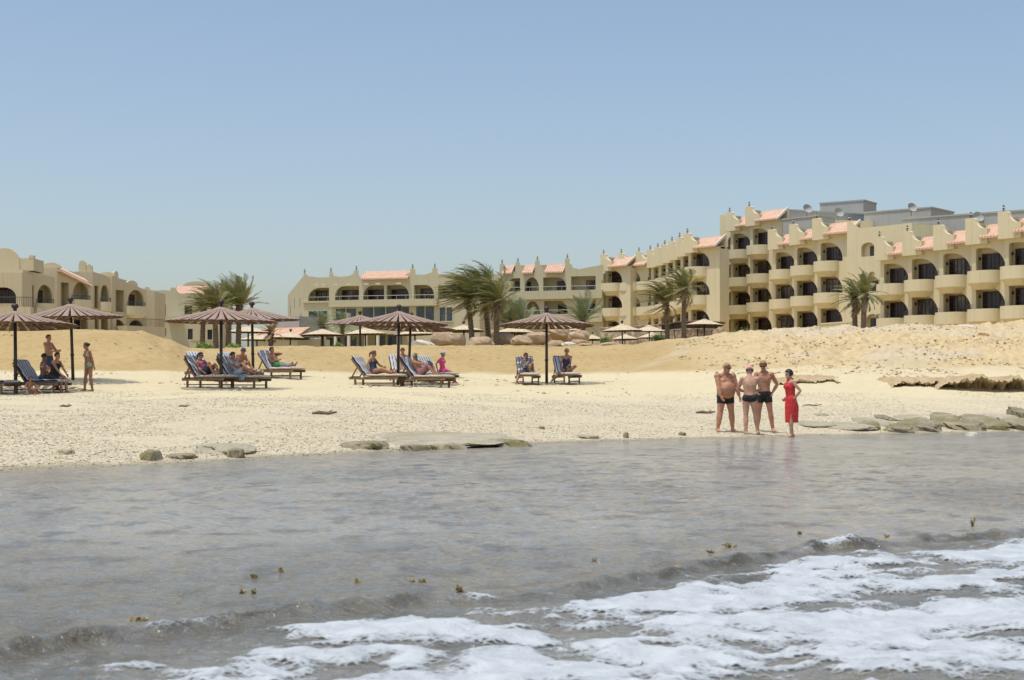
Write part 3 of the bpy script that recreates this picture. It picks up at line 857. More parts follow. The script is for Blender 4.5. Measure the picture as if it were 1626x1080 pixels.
# ------------------------------------------------------------------ central block seen frontally
ka = Vector(((482 - CX) / F * 190, 190, 0)); kb = Vector(((762 - CX) / F * 184, 184, 0))
rz = math.atan2((kb - ka).y, (kb - ka).x); LK = (kb - ka).length
root = thing('hotel_block', 'wide three storey hotel block with a central pink tile roof behind the umbrellas', 'hotel block', (ka.x, ka.y, 6.0), 0)
fn = wall_frame(root, ka, rz)
def kx(zx): return (zx - 320) / 50.6
zp = 12.5
tops = [opening(kx(350), kx(487), zp, zp + 1.6, 1.5, 0, 1.25), opening(kx(524), kx(682), zp, zp + 1.75, 1.2, 0, 1.35), opening(kx(707), kx(843), zp, zp + 1.75, 1.2, 0, 1.35),
        opening(kx(858), kx(1001), zp, zp + 1.75, 0, 1.2, 1.35), opening(kx(1032), kx(1160), zp, zp + 1.7, 0, 1.1, 1.3), opening(kx(1184), kx(1300), zp, zp + 1.6, 0.0, 0.8, 1.2)]
midw = [(352, 480, 9.65, 11.3), (530, 666, 9.8, 11.55), (702, 1005, 9.8, 11.65), (1045, 1162, 9.8, 11.65), (1193, 1276, 9.9, 11.5)]
grd = [(470, 562, 6.2, 8.1), (585, 665, 6.2, 8.2), (785, 850, 6.2, 8.3), (865, 955, 6.2, 8.3)]
m = MB()
out = [(0, 4.5), (LK, 4.5), (LK, 15.4)]
for hx in (kx(1165), kx(1025)):
    out += [(hx + 0.35, 15.45), (hx + 0.3, 16.15), (hx - 0.3, 16.15), (hx - 0.35, 15.7), (hx - 1.0, 15.45)]
    out += [(hx - 1.6, 15.4)] if hx > kx(1100) else []
out += [(kx(1003), 15.2), (kx(697), 15.2), (kx(680), 15.5), (kx(680), 16.1), (kx(650), 16.1), (kx(645), 15.75), (kx(620), 15.45), (kx(560), 15.35), (kx(518), 15.5), (kx(512), 15.95), (kx(490), 15.95), (kx(488), 15.35), (kx(390), 15.35), (kx(350), 15.5), (kx(336), 15.85), (0, 15.85)]
wall_panel(m, fn, out, tops, 0.3, 1.8)
m2 = MB()
m.build('wall', M_CREAM2, root, fix=False)
m = MB(); closed_box(m, fn, 0.004, LK, 0.002, 9, 4.5, 15.0)
# receding side wall
far = Vector(((457 - CX) / F * 217, 217, 0))
pa = fn(0, 0.004, 0); pb = far - root.location; pb = Vector((pb.x, pb.y, pa.z))
m.add([pa + Vector((0, 0, 4.5)), pb + Vector((0, 0, 4.5)), pb + Vector((0, 0, 15.0)), pa + Vector((0, 0, 15.6)), pb + Vector((6, 2, 15.0)), pa + Vector((6, 4, 15.0))], [(0, 1, 2, 3), (3, 2, 4, 5)])
m.build('side_wall', M_CREAM2, root, fix=False)
sv = (pb - pa).normalized(); sn = Vector((-sv.y, sv.x, 0)); sn = sn if sn.x < 0 else -sn
for s_along, z0, z1, w in ((6, 12.2, 13.2, 0.8), (15, 12.6, 13.8, 0.8), (22, 12.0, 13.2, 0.8), (4.5, 9.0, 11.2, 1.5), (5, 6.2, 8.4, 1.5), (13, 9.0, 11.0, 1.6)):
    c = pa + sv * s_along + sn * 0.05
    g = MB(); g.add([c - sv * w / 2 + Vector((0, 0, z0)), c + sv * w / 2 + Vector((0, 0, z0)), c + sv * w / 2 + Vector((0, 0, z1)), c - sv * w / 2 + Vector((0, 0, z1))] +
                    [c - sv * w / 2 - sn * 0.15 + Vector((0, 0, z0)), c + sv * w / 2 - sn * 0.15 + Vector((0, 0, z0)), c + sv * w / 2 - sn * 0.15 + Vector((0, 0, z1)), c - sv * w / 2 - sn * 0.15 + Vector((0, 0, z1))],
                    [(0, 1, 2, 3), (0, 4, 5, 1), (1, 5, 6, 2), (2, 6, 7, 3), (3, 7, 4, 0)])
    g.build('window', M_BLUEGLASS, root)
def proud(m, x0, x1, y0, y1, z0, z1):
    vs = [fn(a, b, c) for c in (z0, z1) for a, b in ((x0, y0), (x1, y0), (x1, y1), (x0, y1))]
    m.add(vs, [(0, 1, 5, 4), (4, 5, 6, 7), (3, 2, 1, 0), (1, 2, 6, 5), (3, 0, 4, 7), (2, 3, 7, 6)])
m = MB(); proud(m, kx(500), kx(1188), -0.75, -0.003, 11.72, 12.52); m.build('balcony', M_CREAM2, root)
m = MB(); proud(m, kx(318), kx(489), -0.2, -0.003, 12.3, 12.51); m.build('sill', M_CREAM2, root)
for x0, x1 in ((kx(352), kx(487)), (kx(505), kx(1185))):
    g = MB(); g.tube([fn(x0, -0.5 if x0 > 3 else 0.1, zp + 0.5), fn(x1, -0.5 if x0 > 3 else 0.1, zp + 0.5)], 0.03, 5)
    k = 0
    while x0 + k * 1.2 < x1: g.tube([fn(x0 + k * 1.2, -0.5 if x0 > 3 else 0.1, zp), fn(x0 + k * 1.2, -0.5 if x0 > 3 else 0.1, zp + 0.5)], 0.025, 4); k += 1
    g.build('railing', M_RAIL, root)
for zx in (368, 541, 711, 863, 1048, 1190):
    put_door(root, fn(kx(zx) - 0.05, 1.65, zp - 0.95), rz, True)
for zx0, zx1, z0, z1 in midw:
    m = MB(); proud(m, kx(zx0), kx(zx1), -0.012, 0.08, z0, z1); w_ = m.build('window', M_BLUEGLASS, root)
    f = MB(); n = max(2, int((kx(zx1) - kx(zx0)) / 1.3))
    for k in range(n + 1):
        x = kx(zx0) + (kx(zx1) - kx(zx0)) * k / n; proud(f, x - 0.05, x + 0.05, -0.05, -0.014, z0, z1)
    proud(f, kx(zx0) - 0.05, kx(zx1) + 0.05, -0.06, -0.015, z1 + 0.002, z1 + 0.1); proud(f, kx(zx0) - 0.05, kx(zx1) + 0.05, -0.12, -0.013, z0 - 0.12, z0 - 0.002)
    f.build('window_frame', M_CREAM2, w_)
for zx0, zx1, z0, z1 in grd:
    m = MB(); proud(m, kx(zx0), kx(zx1), -0.012, 0.08, z0, z1); m.build('door', M_BLUEGLASS, root)
# ground floor arcade that stands in front
m = MB()
xs0, xs1 = kx(440), kx(985)
proud(m, xs0, xs1, -2.4, -0.006, 8.35, 8.8)
m.build('arcade_roof', M_CREAM2, root)
for zx in (452, 500, 575, 660, 770, 845, 975):
    g = MB(); c = fn(kx(zx), -2.2, 0); g.tube([c + Vector((0, 0, 5.5)), c + Vector((0, 0, 8.2))], 0.2, 10); g.bx(c.x - 0.28, c.x + 0.28, c.y - 0.28, c.y + 0.28, 8.2, 8.345); g.build('column', M_EDGE, root, 40)
inst('roof', tile_mesh(0, kx(1003) - kx(697), -0.5, 1.4, 15.05, 16.05), root, fn(kx(697), 0, 0), rz)
for zx, z in ((328, 15.85), (500, 15.95), (665, 16.1), (1025, 16.15), (1165, 16.15)): put_lantern(root, fn(kx(zx) - 0.05, 0.1, z))
for zx in (1000,):
    pass

# low pink roofed pool house left of it
a = P(404, 536, 152); b = P(472, 536, 150)
root = thing('pool_house', 'low pavilion with a long pale pink tile roof left of the hotel block', 'pavilion', (a.x, a.y, a.z - 2.5), 0)
rz = math.atan2(b.y - a.y, b.x - a.x); L = math.hypot(b.x - a.x, b.y - a.y)
m = MB(); m.bx(0, L, 0, 6, 0, 2.4); m.build('wall', M_CREAM2, root, rz=rz)
t_ = tile_mesh(-0.3, L + 0.2, -0.5, 2.2, 2.45, 3.5); inst('roof', t_, root, (0, 0, 0), rz)
m = MB(); m.bx(0.2, L - 1.2, 2.25, 6, 2.6, 4.6); m.build('upper_wall', M_GREY, root, rz=rz)
m = MB(); m.bx(2.0, 3.6, -0.05, 0.05, 0.3, 1.3); m.build('window', M_BLUEGLASS, root, rz=rz)

# ------------------------------------------------------------------ villas on the left
def dome_fin(m, fn, xc, z0, r, h, y0, y1, stilt=0.0):
    pts = [(xc + r, z0)] + [(xc + r * math.cos(a), z0 + stilt + h * math.sin(a)) for a in [PI * k / 16 for k in range(17)]] + [(xc - r, z0)]
    o = []
    for p in pts:
        if not o or abs(p[0] - o[-1][0]) + abs(p[1] - o[-1][1]) > 1e-4: o.append(p)
    m.prism(o, y0, y1, lambda a, b, d: fn(a, d, b))
def zy(y1, d): return CH + (HY - (360 + y1 / 3.857)) / F * d          # height from a row of the left close-up
def iron_rail(fn, pts, z, h, root):
    g = MB()
    for i in range(len(pts) - 1):
        a, b = Vector((*pts[i], 0)), Vector((*pts[i + 1], 0)); n = max(2, int((b - a).length / 0.2))
        g.tube([fn(a.x, a.y, z + h), fn(b.x, b.y, z + h)], 0.03, 5)
        for k in range(n): 
            q = a.lerp(b, k / n); g.tube([fn(q.x, q.y, z), fn(q.x, q.y, z + h)], 0.02, 4)
    g.build('railing', M_IRON, root)

def villa(px0, px1, d, ytop, label, wing=4.2, drop=1.0, dome=None, tile=True, side=0.80, doors=True):
    """front wall square to the sea and a steeply receding wing with a niche, an arched loggia and a balcony"""
    a = Vector(((px0 - CX) / F * d, d, 0)); b = Vector(((px1 - CX) / F * d, d, 0)); L = (b - a).length
    zt = zy(ytop, d); z0 = 5.0
    r = thing('villa', label, 'villa', (a.x, a.y, z0), 0)
    fn = wall_frame(r, a, 0.0)
    m = MB(); closed_box(m, fn, 0, L, 0, 8, z0 - 1, zt, True)
    if dome:
        for xc, rad, h, st in dome: dome_fin(m, fn, xc, zt + 0.004, rad, h, 0.3, 0.75, st)
    m.build('wall', M_VILLA, r, fix=False)
    ang = math.atan2(side, math.sqrt(1 - side * side)); fs = wall_frame(r, b, ang)
    fl = zt - 4.3; W = wing
    m = MB()
    ops = [opening(0.10 * W, 0.34 * W, fl + 0.1, fl + 2.7, 0.0, 0.0), opening(0.46 * W, 0.92 * W, fl + 0.9, fl + 2.85, 0.22 * W, 0.22 * W, 1.3),
           opening(0.12 * W, 0.36 * W, fl - 3.0, fl - 0.8, 0.0, 0.2 * W), opening(0.48 * W, 0.9 * W, fl - 3.0, fl - 0.8, 0.2 * W, 0.2 * W)]
    wall_panel(m, fs, [(0.003, z0 - 1), (W, z0 - 1), (W, zt - drop), (0.003, zt - 0.004)], ops, 0.3, 1.4)
    vs = [fs(x, y, z) for x, y, z in ((0.003, 0, zt - 0.004), (W, 0, zt - drop), (W, 6, zt - drop), (0.003, 6, zt - 0.004), (W, 0, z0 - 1), (W, 6, z0 - 1))]
    m.add(vs, [(0, 1, 2, 3), (1, 4, 5, 2)])
    m.build('wing_wall', M_VILLA, r, fix=False)
    for x, zz, k in ((0.48 * W, fl + 0.05, 0.18 * W), (0.13 * W, fl - 3.0, 0.10 * W), (0.5 * W, fl - 3.0, 0.18 * W)):
        if zz > fl and not doors: continue
        dd = put_door(r, fs(x, 1.28, zz), ang, True); dd.scale = (k, 1, 1)
    bw = inst('balcony', BOW, r, fs(0.42 * W, -0.004, fl), ang); bw.scale = (0.2 * W, 0.8, 1)
    iron_rail(fs, [(0.42 * W, -0.1), (0.55 * W, -0.6), (0.7 * W, -0.75), (0.85 * W, -0.6), (0.96 * W, -0.1)], fl + 0.92, 0.4, r)
    if tile:
        tm = tile_mesh(0.1, W + 0.3, -0.35, 1.5, -0.35, 0.65); o = inst('roof', tm, r, fs(0, 0, zt + 0.02), ang)
        o.rotation_euler = (0, math.atan2(drop, W), ang)
    return r, fn, fs, zt, fl, L, ang

r1, fn, fs, zt, fl, L, ang = villa(-40, 36, 164, 262, 'leftmost cream villa with a big round gable and an iron railed balcony', 4.0, 0.6, [(3.0, 1.55, 1.5, 0.75)], False)
m = MB(); closed_box(m, fn, 2.5 + 1.9, 6.0, 0.4, 4, zt - 0.1, zt + 1.2, True); closed_box(m, fn, 5.5, 6.0, 0.38, 1.0, zt + 1.2, zt + 1.5, True)
m.build('parapet', M_VILLA, r1, fix=False)
m = MB(); fr = wall_frame(r1, ((-40 - CX) / F * 164, 160.5), 0.0)
wall_panel(m, fr, [(0, 4), (6.0, 4), (6.0, zt - 0.6), (0, zt - 0.6)], [opening(2.4, 5.4, fl + 0.55, zt - 2.1, 0.2, 1.3, 1.0)], 0.3, 2.2)
closed_box(m, fr, 0, 6.0, 0.0, 3.4, 4, zt - 0.6); m.build('porch_wall', M_VILLA, r1, fix=False)
put_door(r1, fr(2.6, 2.05, fl + 0.0), 0, True)
iron_rail(fr, [(1.0, -0.8), (6.2, -0.8), (7.2, -0.2)], fl + 0.15, 1.0, r1)
m = MB(); closed_box(m, fr, 0.2, 7.2, -1.0, -0.004, fl - 1.4, fl + 0.14, True); m.build('balcony', M_VILLA, r1, fix=False)
r2, fn, fs, zt, fl, L, ang = villa(46, 91, 174, 250, 'villa with a plain front and a pink tile strip sloping down to the right', 4.6, 1.5, [(2.4, 1.0, 0.5, 0.05)], True, doors=False)
r3, fn, fs, zt, fl, L, ang = villa(119, 147, 181, 275, 'narrow villa topped by a slim round gable and a lower stepped one', 2.5, 0.6, [(0.75, 0.42, 0.55, 0.75), (1.55, 0.33, 0.4, 0.45)], False, doors=False)
r4, fn, fs, zt, fl, L, ang = villa(147, 178, 187, 303, 'villa with a low round gable and a shaded bowed terrace, next to the far one', 5.2, 1.4, [(1.6, 0.95, 0.4, 0.1)], False)
m = MB(); dome_fin(m, fs, 1.0, zt - 0.4, 0.36, 0.6, 0.5, 0.9, 0.5); dome_fin(m, fs, 3.4, zt - 1.0, 0.9, 0.6, 0.5, 0.9, 0.1); m.build('gable', M_VILLA, r4, fix=False)
m = MB(); closed_box(m, fs, 0.6, 6.4, -2.0, -0.004, fl - 3.6, fl - 1.6, True); m.build('terrace', M_VILLA, r4, fix=False)
iron_rail(fs, [(0.6, -1.9), (6.4, -1.9)], fl - 1.6, 0.9, r4)
# garden wing of the last villa closing the row
fw_ = wall_frame(r4, ((205 - CX) / F * 196, 196), 0.0)
m = MB(); closed_box(m, fw_, 0, 3.2, 0, 6, 4, zy(395, 196), True); m.build('end_wall', M_VILLA, r4, fix=False)

# far villa facing the sea with four windows
d = 212
a = Vector(((218 - CX) / F * d, d, 0)); b = Vector(((316 - CX) / F * d, d, 0)); L = (b - a).length
root = thing('villa', 'far villa with square windows, pink roof and round gable behind the left palms', 'villa', (a.x, a.y, 6.0), 0)
fn = wall_frame(root, a, 0.0)
def vx(zx): return (zx / 3.857 - 218) / F * d
zt = zy(388, d)
wn = [(963, 1016, 545, 476), (1130, 1178, 536, 482), (963, 1018, 668, 621), (1150, 1180, 690, 626), (1270, 1300, 695, 630)]
m = MB()
hol = [opening(vx(x0), vx(x1), zy(y0, d), zy(y1, d)) for x0, x1, y0, y1 in wn]
out = [(0, 5), (L + 3, 5), (L + 3, zt - 0.6), (vx(1195), zt - 0.6), (vx(1110), zt - 0.55), (vx(1090), zt - 0.3), (vx(1075), zt + 0.3), (vx(1050), zt + 0.35), (vx(1040), zt - 0.1), (vx(1000), zt), (vx(960), zt - 0.1), (vx(925), zt), (vx(910), zt + 0.4), (vx(890), zt + 0.4), (vx(880), zt - 0.1), (0, zt - 0.2)]
wall_panel(m, fn, out, hol, 0.2, 0.3)
closed_box(m, fn, 0, L + 3, 0, 8, 5, zt - 0.7)
m.build('wall', M_CREAM2, root, fix=False)
for x0, x1, y0, y1 in wn:
    g = MB(); proud(g, vx(x0), vx(x1), 0.1, 0.18, zy(y0, d), zy(y1, d)); g.build('window', M_GLASS, root)
inst('roof', tile_mesh(vx(1060), vx(1340), 0.2, 3.0, zt - 0.5, zt + 0.75), root, fn(0, 0, 0), 0)
m = MB(); dome_fin(m, fn, vx(1178), zt + 0.4, 1.95, 0.75, 3.1, 3.5, 0.25); closed_box(m, fn, vx(1050), vx(1340), 3.02, 5, zt - 0.5, zt + 0.7, True); m.build('gable', M_CREAM2, root, fix=False)
m = MB(); proud(m, vx(1030), vx(1120), -1.2, -0.01, zy(580, d), zy(548, d)); m.build('balcony', M_CREAM2, root)
low_wall(303, 340, 196, 196, 541, 3.0, M_CREAM2, label='low cream garden wall at the foot of the far villa')
# ------------------------------------------------------------------ beach umbrellas
def reed(name, top, dark, gap=0.35):
    t = NT(name)
    n = t.noise(t.coord('Object', (3, 3, 3)), 1.0, 5); n2 = t.noise(t.coord('Object'), 40.0, 3)
    c = t.ramp(n, [(0.3, tuple(x * 0.82 for x in top)), (0.7, tuple(min(1, x * 1.12) for x in top))])
    c = t.mix(t.ramp(n2, [(0.5, 0.0), (0.8, gap)]), c, dark)
    t.set(c, 0.85); t.b.inputs['Specular IOR Level'].default_value = 0.2
    return t.mat
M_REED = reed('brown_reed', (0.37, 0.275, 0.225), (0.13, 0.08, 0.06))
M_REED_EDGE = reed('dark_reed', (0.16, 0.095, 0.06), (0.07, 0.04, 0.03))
M_CANVAS = reed('cream_canvas', (0.66, 0.56, 0.38), (0.42, 0.33, 0.2), 0.25)
M_POLE = simple('dark_pole', (0.040, 0.026, 0.020), 0.45, 0.3, 8)
M_WOODL = simple('lounger_wood', (0.20, 0.115, 0.06), 0.6, 0.3, 7)
M_WOODD = simple('lounger_wood_dark', (0.105, 0.06, 0.035), 0.6, 0.3, 7)

def umbrella_meshes(R, zr, za, n, gap, wav, mats):
    """slatted conical canopy: n tapering boards with slits between them, on hoops and a pole"""
    mtop, medge = mats
    c = MB(); rows = 6
    for k in range(n):
        a0 = 2 * PI * k / n; half = PI / n
        for side in (0,):
            ringt = []; ringb = []
            for j in range(rows + 1):
                t = j / rows; r = 0.10 + (R - 0.10) * t
                z = za + (zr - za) * (t ** 0.93)
                hw = half * (1 - gap * min(1.0, 0.35 + t))
                for s in (-1, 0, 1):
                    lift = 0.010 if s == 0 else (wav if k % 2 else -wav) * t * 0.0 - 0.004
                    rr = r + (0.02 if (k % 2 and j == rows) else 0)
                    ringt.append(Vector((rr * math.cos(a0 + s * hw), rr * math.sin(a0 + s * hw), z + lift)))
                    ringb.append(Vector((rr * math.cos(a0 + s * hw), rr * math.sin(a0 + s * hw), z + lift - 0.022)))
            T = len(ringt); vs = ringt + ringb; fs = []; mi = []
            for j in range(rows):
                for s in range(2):
                    i = j * 3 + s
                    fs.append((i, i + 1, i + 4, i + 3)); mi.append(0)
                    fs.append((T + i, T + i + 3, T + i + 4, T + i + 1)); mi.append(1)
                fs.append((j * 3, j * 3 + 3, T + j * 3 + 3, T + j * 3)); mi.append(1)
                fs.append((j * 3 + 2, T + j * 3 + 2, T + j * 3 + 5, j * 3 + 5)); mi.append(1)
            e = rows * 3
            fs.append((e, e + 1, T + e + 1, T + e)); fs.append((e + 1, e + 2, T + e + 2, T + e + 1)); mi += [1, 1]
            b = c.n; c.add(vs, fs); c.m[-len(fs):] = mi
    # cap that holds the boards together, and hoops
    c.lathe([(0, za + 0.05), (0.12, za + 0.02), (0.30, za - 0.055)], 18, 0)
    fr = MB()
    for t in (0.35, 0.68, 0.97):
        r = 0.10 + (R - 0.10) * t; z = za + (zr - za) * (t ** 0.93) - 0.045
        fr.tube([(r * math.cos(2 * PI * k / 36), r * math.sin(2 * PI * k / 36), z) for k in range(37)], 0.016, 5)
    for k in range(12):
        a = 2 * PI * k / 12 + 0.04
        fr.tube([(0.05 * math.cos(a), 0.05 * math.sin(a), za - 0.05)] + [((0.10 + (R - 0.10) * t) * math.cos(a), (0.10 + (R - 0.10) * t) * math.sin(a), za + (zr - za) * (t ** 0.93) - 0.05) for t in (0.35, 0.68, 0.97)], 0.017, 5)
    p = MB(); p.tube([(0, 0, -1.6), (0, 0, 1.2), (0, 0, za)], [0.062, 0.056, 0.05], 10); p.lathe([(0.056, 0.9), (0.075, 0.9), (0.075, 0.96), (0.05, 0.96)], 10)
    f = MB(); f.lathe([(0, za + 0.02), (0.06, za + 0.05), (0.05, za + 0.10), (0.10, za + 0.15), (0.115, za + 0.20), (0.09, za + 0.26), (0.03, za + 0.29), (0, za + 0.295)], 12)
    return (c.mesh('canopy', (mtop, medge), fix=True), fr.mesh('canopy_frame', medge), p.mesh('pole', M_POLE, True), f.mesh('finial', M_POLE, True))
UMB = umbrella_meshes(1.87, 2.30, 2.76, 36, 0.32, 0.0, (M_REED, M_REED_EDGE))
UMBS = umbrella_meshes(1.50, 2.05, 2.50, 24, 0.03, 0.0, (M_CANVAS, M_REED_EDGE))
def umbrella(kind, loc, label, group, tilt=(0, 0), k=(1, 1), rz=0.0):
    o = thing('beach_umbrella', label, 'umbrella', loc, rz, group)
    o.rotation_euler = (tilt[0], tilt[1], rz); o.scale = (k[0], k[0], k[1])
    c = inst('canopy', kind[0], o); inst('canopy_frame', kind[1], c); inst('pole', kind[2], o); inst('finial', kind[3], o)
    return o
G1 = 'brown slatted umbrellas on the beach'
for px, d, lab, tilt, k in (
    (25, 53, 'brown slatted umbrella furthest left, cut off by the frame', (0.02, 0.02), (1.10, 1.0)),
    (116, 57.5, 'brown slatted umbrella whose pole stands beside the woman in a bikini', (0.035, 0.01), (1.0, 1.0)),
    (351, 54, 'brown slatted umbrella whose pole stands beside the reclining woman in pink', (-0.01, 0.01), (1.02, 1.0)),
    (402, 64, 'brown slatted umbrella half hidden behind another, left of the person in green shorts', (0.0, 0.03), (1.04, 1.0)),
    (632, 60, 'brown slatted umbrella over the loungers in the middle, nearer of two poles', (0.01, 0.01), (1.0, 1.0)),
    (649, 70, 'brown slatted umbrella showing its underside, just behind the middle one', (0.03, 0.02), (1.08, 0.95)),
    (868, 62, 'lone brown slatted umbrella above two loungers, with a slightly tilted pole', (-0.015, 0.012), (1.0, 1.0))):
    x = (px - CX) / F * d
    umbrella(UMB, (x, d, ground(x, d)), lab, G1, tilt, k, px * 0.37)
x = (572 - CX) / F * 92
umbrella(UMB, (x, 92, CH + (HY - 499) / F * 92 - 2.85), 'brown slatted umbrella with sunlit straw top on the terrace beyond the dune', G1, (0.05, -0.02), (1.12, 1.0), 0.4)
G2 = 'cream canvas umbrellas on the hotel terrace'
SM = [(394, 517, 36, 118, 'cream umbrella standing right of the left palm clump'),
      (408, 530, 30, 128, 'low cream umbrella behind the pole of a brown umbrella, before the pink roof'),
      (460, 527, 31, 122, 'cream umbrella in front of the pale pink roofed pool house'),
      (512, 522, 34, 122, 'cream umbrella in front of the left corner of the hotel block'),
      (581, 520, 34, 122, 'cream umbrella before the arcade columns of the hotel block'),
      (660, 521, 34, 122, 'cream umbrella half hidden behind the middle brown umbrellas'),
      (737, 515, 33, 118, 'cream umbrella beside the leaning palm trunks'),
      (817, 517, 33, 112, 'cream umbrella over the boulders left of the lone brown umbrella pole'),
      (894, 515, 33, 112, 'cream umbrella over the boulders right of the lone brown umbrella pole'),
      (897, 526, 23, 150, 'small far cream umbrella behind the biggest boulders'),
      (941, 531, 20, 150, 'low far cream umbrella just right of the boulders'),
      (989, 514, 32, 112, 'cream umbrella nearest the single young palm, in front of the stone wall'),
      (993, 530, 22, 140, 'low cream umbrella against the rubble stone wall'),
      (1031, 516, 27, 125, 'cream umbrella just left of the windswept palm pair'),
      (1036, 527, 24, 138, 'low cream umbrella at the foot of the windswept palm pair'),
      (1093, 511, 24, 132, 'cream umbrella partly behind the windswept palm trunk'),
      (1118, 506, 31, 122, 'cream umbrella over the round dark kiosk right of the windswept palms')]
for i, (px, ya, r, d, lab) in enumerate(SM):
    x = (px - CX) / F * d; k = r * d / F / 1.50
    za = CH + (HY - ya) / F * d
    umbrella(UMBS, (x, d, za - 2.55 * 1.0), lab, G2, (random.uniform(-0.03, 0.03), random.uniform(-0.03, 0.03)), (k, 1.0), i * 0.7)

# ------------------------------------------------------------------ sun loungers
def stripes(name, a, b, c, sc=9.0):
    t = NT(name)
    o = t.coord('Object'); sep = t.node('ShaderNodeSeparateXYZ'); t.link(o, sep.inputs[0])
    w = t.math('FRACT', t.math('ADD', t.math('MULTIPLY', sep.outputs[1], sc), t.math('MULTIPLY', t.noise(o, 6.0, 2), 0.12)))
    col = t.ramp(w, [(0.0, a), (0.28, a), (0.33, b), (0.58, b), (0.62, c), (0.74, c), (0.78, b), (0.96, b)], 'LINEAR')
    t.set(col, 0.85); t.b.inputs['Specular IOR Level'].default_value = 0.15; t.bump(t.noise(o, 9.0, 3), 0.4, 0.02)
    return t.mat
M_STRIPE = stripes('navy_white_stripes', (0.028, 0.043, 0.085), (0.74, 0.74, 0.73), (0.15, 0.20, 0.29), 8.6)
M_STRIPE2 = stripes('faded_blue_stripes', (0.06, 0.09, 0.15), (0.80, 0.80, 0.79), (0.30, 0.38, 0.47), 7.2)
M_BEIGE = stripes('beige_cushion', (0.52, 0.46, 0.37), (0.60, 0.54, 0.44), (0.46, 0.42, 0.36), 7.0)
M_TOWEL = simple('grey_towel', (0.34, 0.36, 0.42), 0.9, 0.25, 12, 0.4)
HX, HZ = -0.42, 0.36
def lounger_meshes():
    fr = MB()
    for y in (-0.33, 0.33):
        fr.bx(-1.05, 1.0, y - 0.025, y + 0.025, 0.22, 0.30)
    for x in np.linspace(-0.40, 0.97, 10): fr.bx(x - 0.035, x + 0.035, -0.36, 0.36, 0.302, 0.322)
    fr.bx(-1.03, -0.97, -0.36, 0.36, 0.302, 0.325)
    leg = MB(); leg.bx(-0.035, 0.035, -0.025, 0.025, -0.06, 0.218)
    st = MB(); st.bx(-0.8, 0.8, -0.018, 0.018, 0.07, 0.105)
    bk = MB(); L = 0.86; a = math.radians(50)
    B = Matrix.Translation((HX, 0, 0.315)) @ Matrix.Rotation(-(PI - a), 4, 'Y')
    for y in (-0.31, 0.31): bk.bx(0, L, y - 0.022, y + 0.022, -0.02, 0.03, M=B)
    for x in np.linspace(0.06, L - 0.03, 8): bk.bx(x - 0.03, x + 0.03, -0.33, 0.33, 0.032, 0.048, M=B)
    e = B @ Vector((L * 0.55, 0, 0))
    for y in (-0.29, 0.29): bk.bar((e.x, y, e.z), (-0.98, y, 0.31), 0.03, 0.045)
    seat = MB(); n = 16
    def cushion(x0, x1, hw, z0, th, M=None, sag=0.012):
        rings = []
        for i in range(n + 1):
            t = i / n; x = x0 + (x1 - x0) * t; end = min(1.0, min(t, 1 - t) * 8 + 0.35)
            zz = z0 + 0.5 * th; h = 0.5 * th * end
            dip = sag * math.sin(t * PI * 5)
            pts = []
            for k in range(14):
                q = 2 * PI * k / 14; cy = math.copysign(abs(math.cos(q)) ** 0.35, math.cos(q)); sz = math.copysign(abs(math.sin(q)) ** 0.6, math.sin(q))
                p = Vector((x, cy * hw * (0.96 + 0.04 * end), zz + sz * h + (dip if sz > 0 else 0)))
                pts.append(M @ p if M is not None else p)
            rings.append(pts)
        return rings
    seat.loft(cushion(HX - 0.02, 1.04, 0.335, 0.325, 0.10))
    back = MB(); B2 = Matrix.Translation((HX, 0, 0.34)) @ Matrix.Rotation(a, 4, 'Y') 
    # cushion on the raised back: local x runs up the backrest
    up = Vector((-math.cos(a), 0, math.sin(a))); nr = Vector((math.sin(a), 0, math.cos(a)))
    MM = Matrix(((up.x, 0, nr.x, HX), (0, 1, 0, 0), (up.z, 0, nr.z, 0.335), (0, 0, 0, 1)))
    back.loft(cushion(-0.03, 0.93, 0.345, 0.03, 0.10, MM))
    bk2 = MB()
    for y in (-0.31, 0.31): bk2.bx(0, L, y - 0.022, y + 0.022, -0.03, 0.02, M=MM)
    for x in np.linspace(0.05, L - 0.03, 8): bk2.bx(x - 0.03, x + 0.03, -0.33, 0.33, 0.022, 0.035, M=MM)
    e = MM @ Vector((L * 0.55, 0, 0))
    for y in (-0.29, 0.29): bk2.bar((e.x, y, e.z), (-0.97, y, 0.31), 0.03, 0.045)
    bk2.bar((-0.97, -0.3, 0.33), (-0.97, 0.3, 0.33), 0.03)
    return dict(frame=fr.mesh('frame', M_WOODL), leg=leg.mesh('leg', M_WOODL), stretcher=st.mesh('stretcher', M_WOODD), backrest=bk2.mesh('backrest', M_WOODL),
                seat_cushion=seat.mesh('seat_cushion', M_BEIGE, True), seat_striped=seat.mesh('seat_cushion', M_STRIPE, True),
                back_cushion=back.mesh('back_cushion', M_STRIPE, True), back_faded=back.mesh('back_cushion', M_STRIPE2, True))
LG = lounger_meshes()
LOUNGERS = {}
def lounger(key, px, d, yaw, label, striped=False, faded=False):
    x = (px - CX) / F * d; z = ground(x, d)
    o = thing('sun_lounger', label, 'sun lounger', (x, d, z + 0.02), math.radians(yaw), 'wooden sun loungers under the umbrellas')
    inst('frame', LG['frame'], o); inst('backrest', LG['backrest'], o)
    for lx in (-0.82, 0.80):
        for ly in (-0.30, 0.30): inst('leg', LG['leg'], o, (lx, ly, 0))
    for ly in (-0.272, 0.272): inst('stretcher', LG['stretcher'], o, (0, ly, 0))
    inst('seat_cushion', LG['seat_striped' if striped else 'seat_cushion'], o)
    inst('back_cushion', LG['back_faded' if faded else 'back_cushion'], o)
    LOUNGERS[key] = o
    return o
lounger('a', -12, 53.0, -32, 'lounger cut off at the left edge of the picture', True)
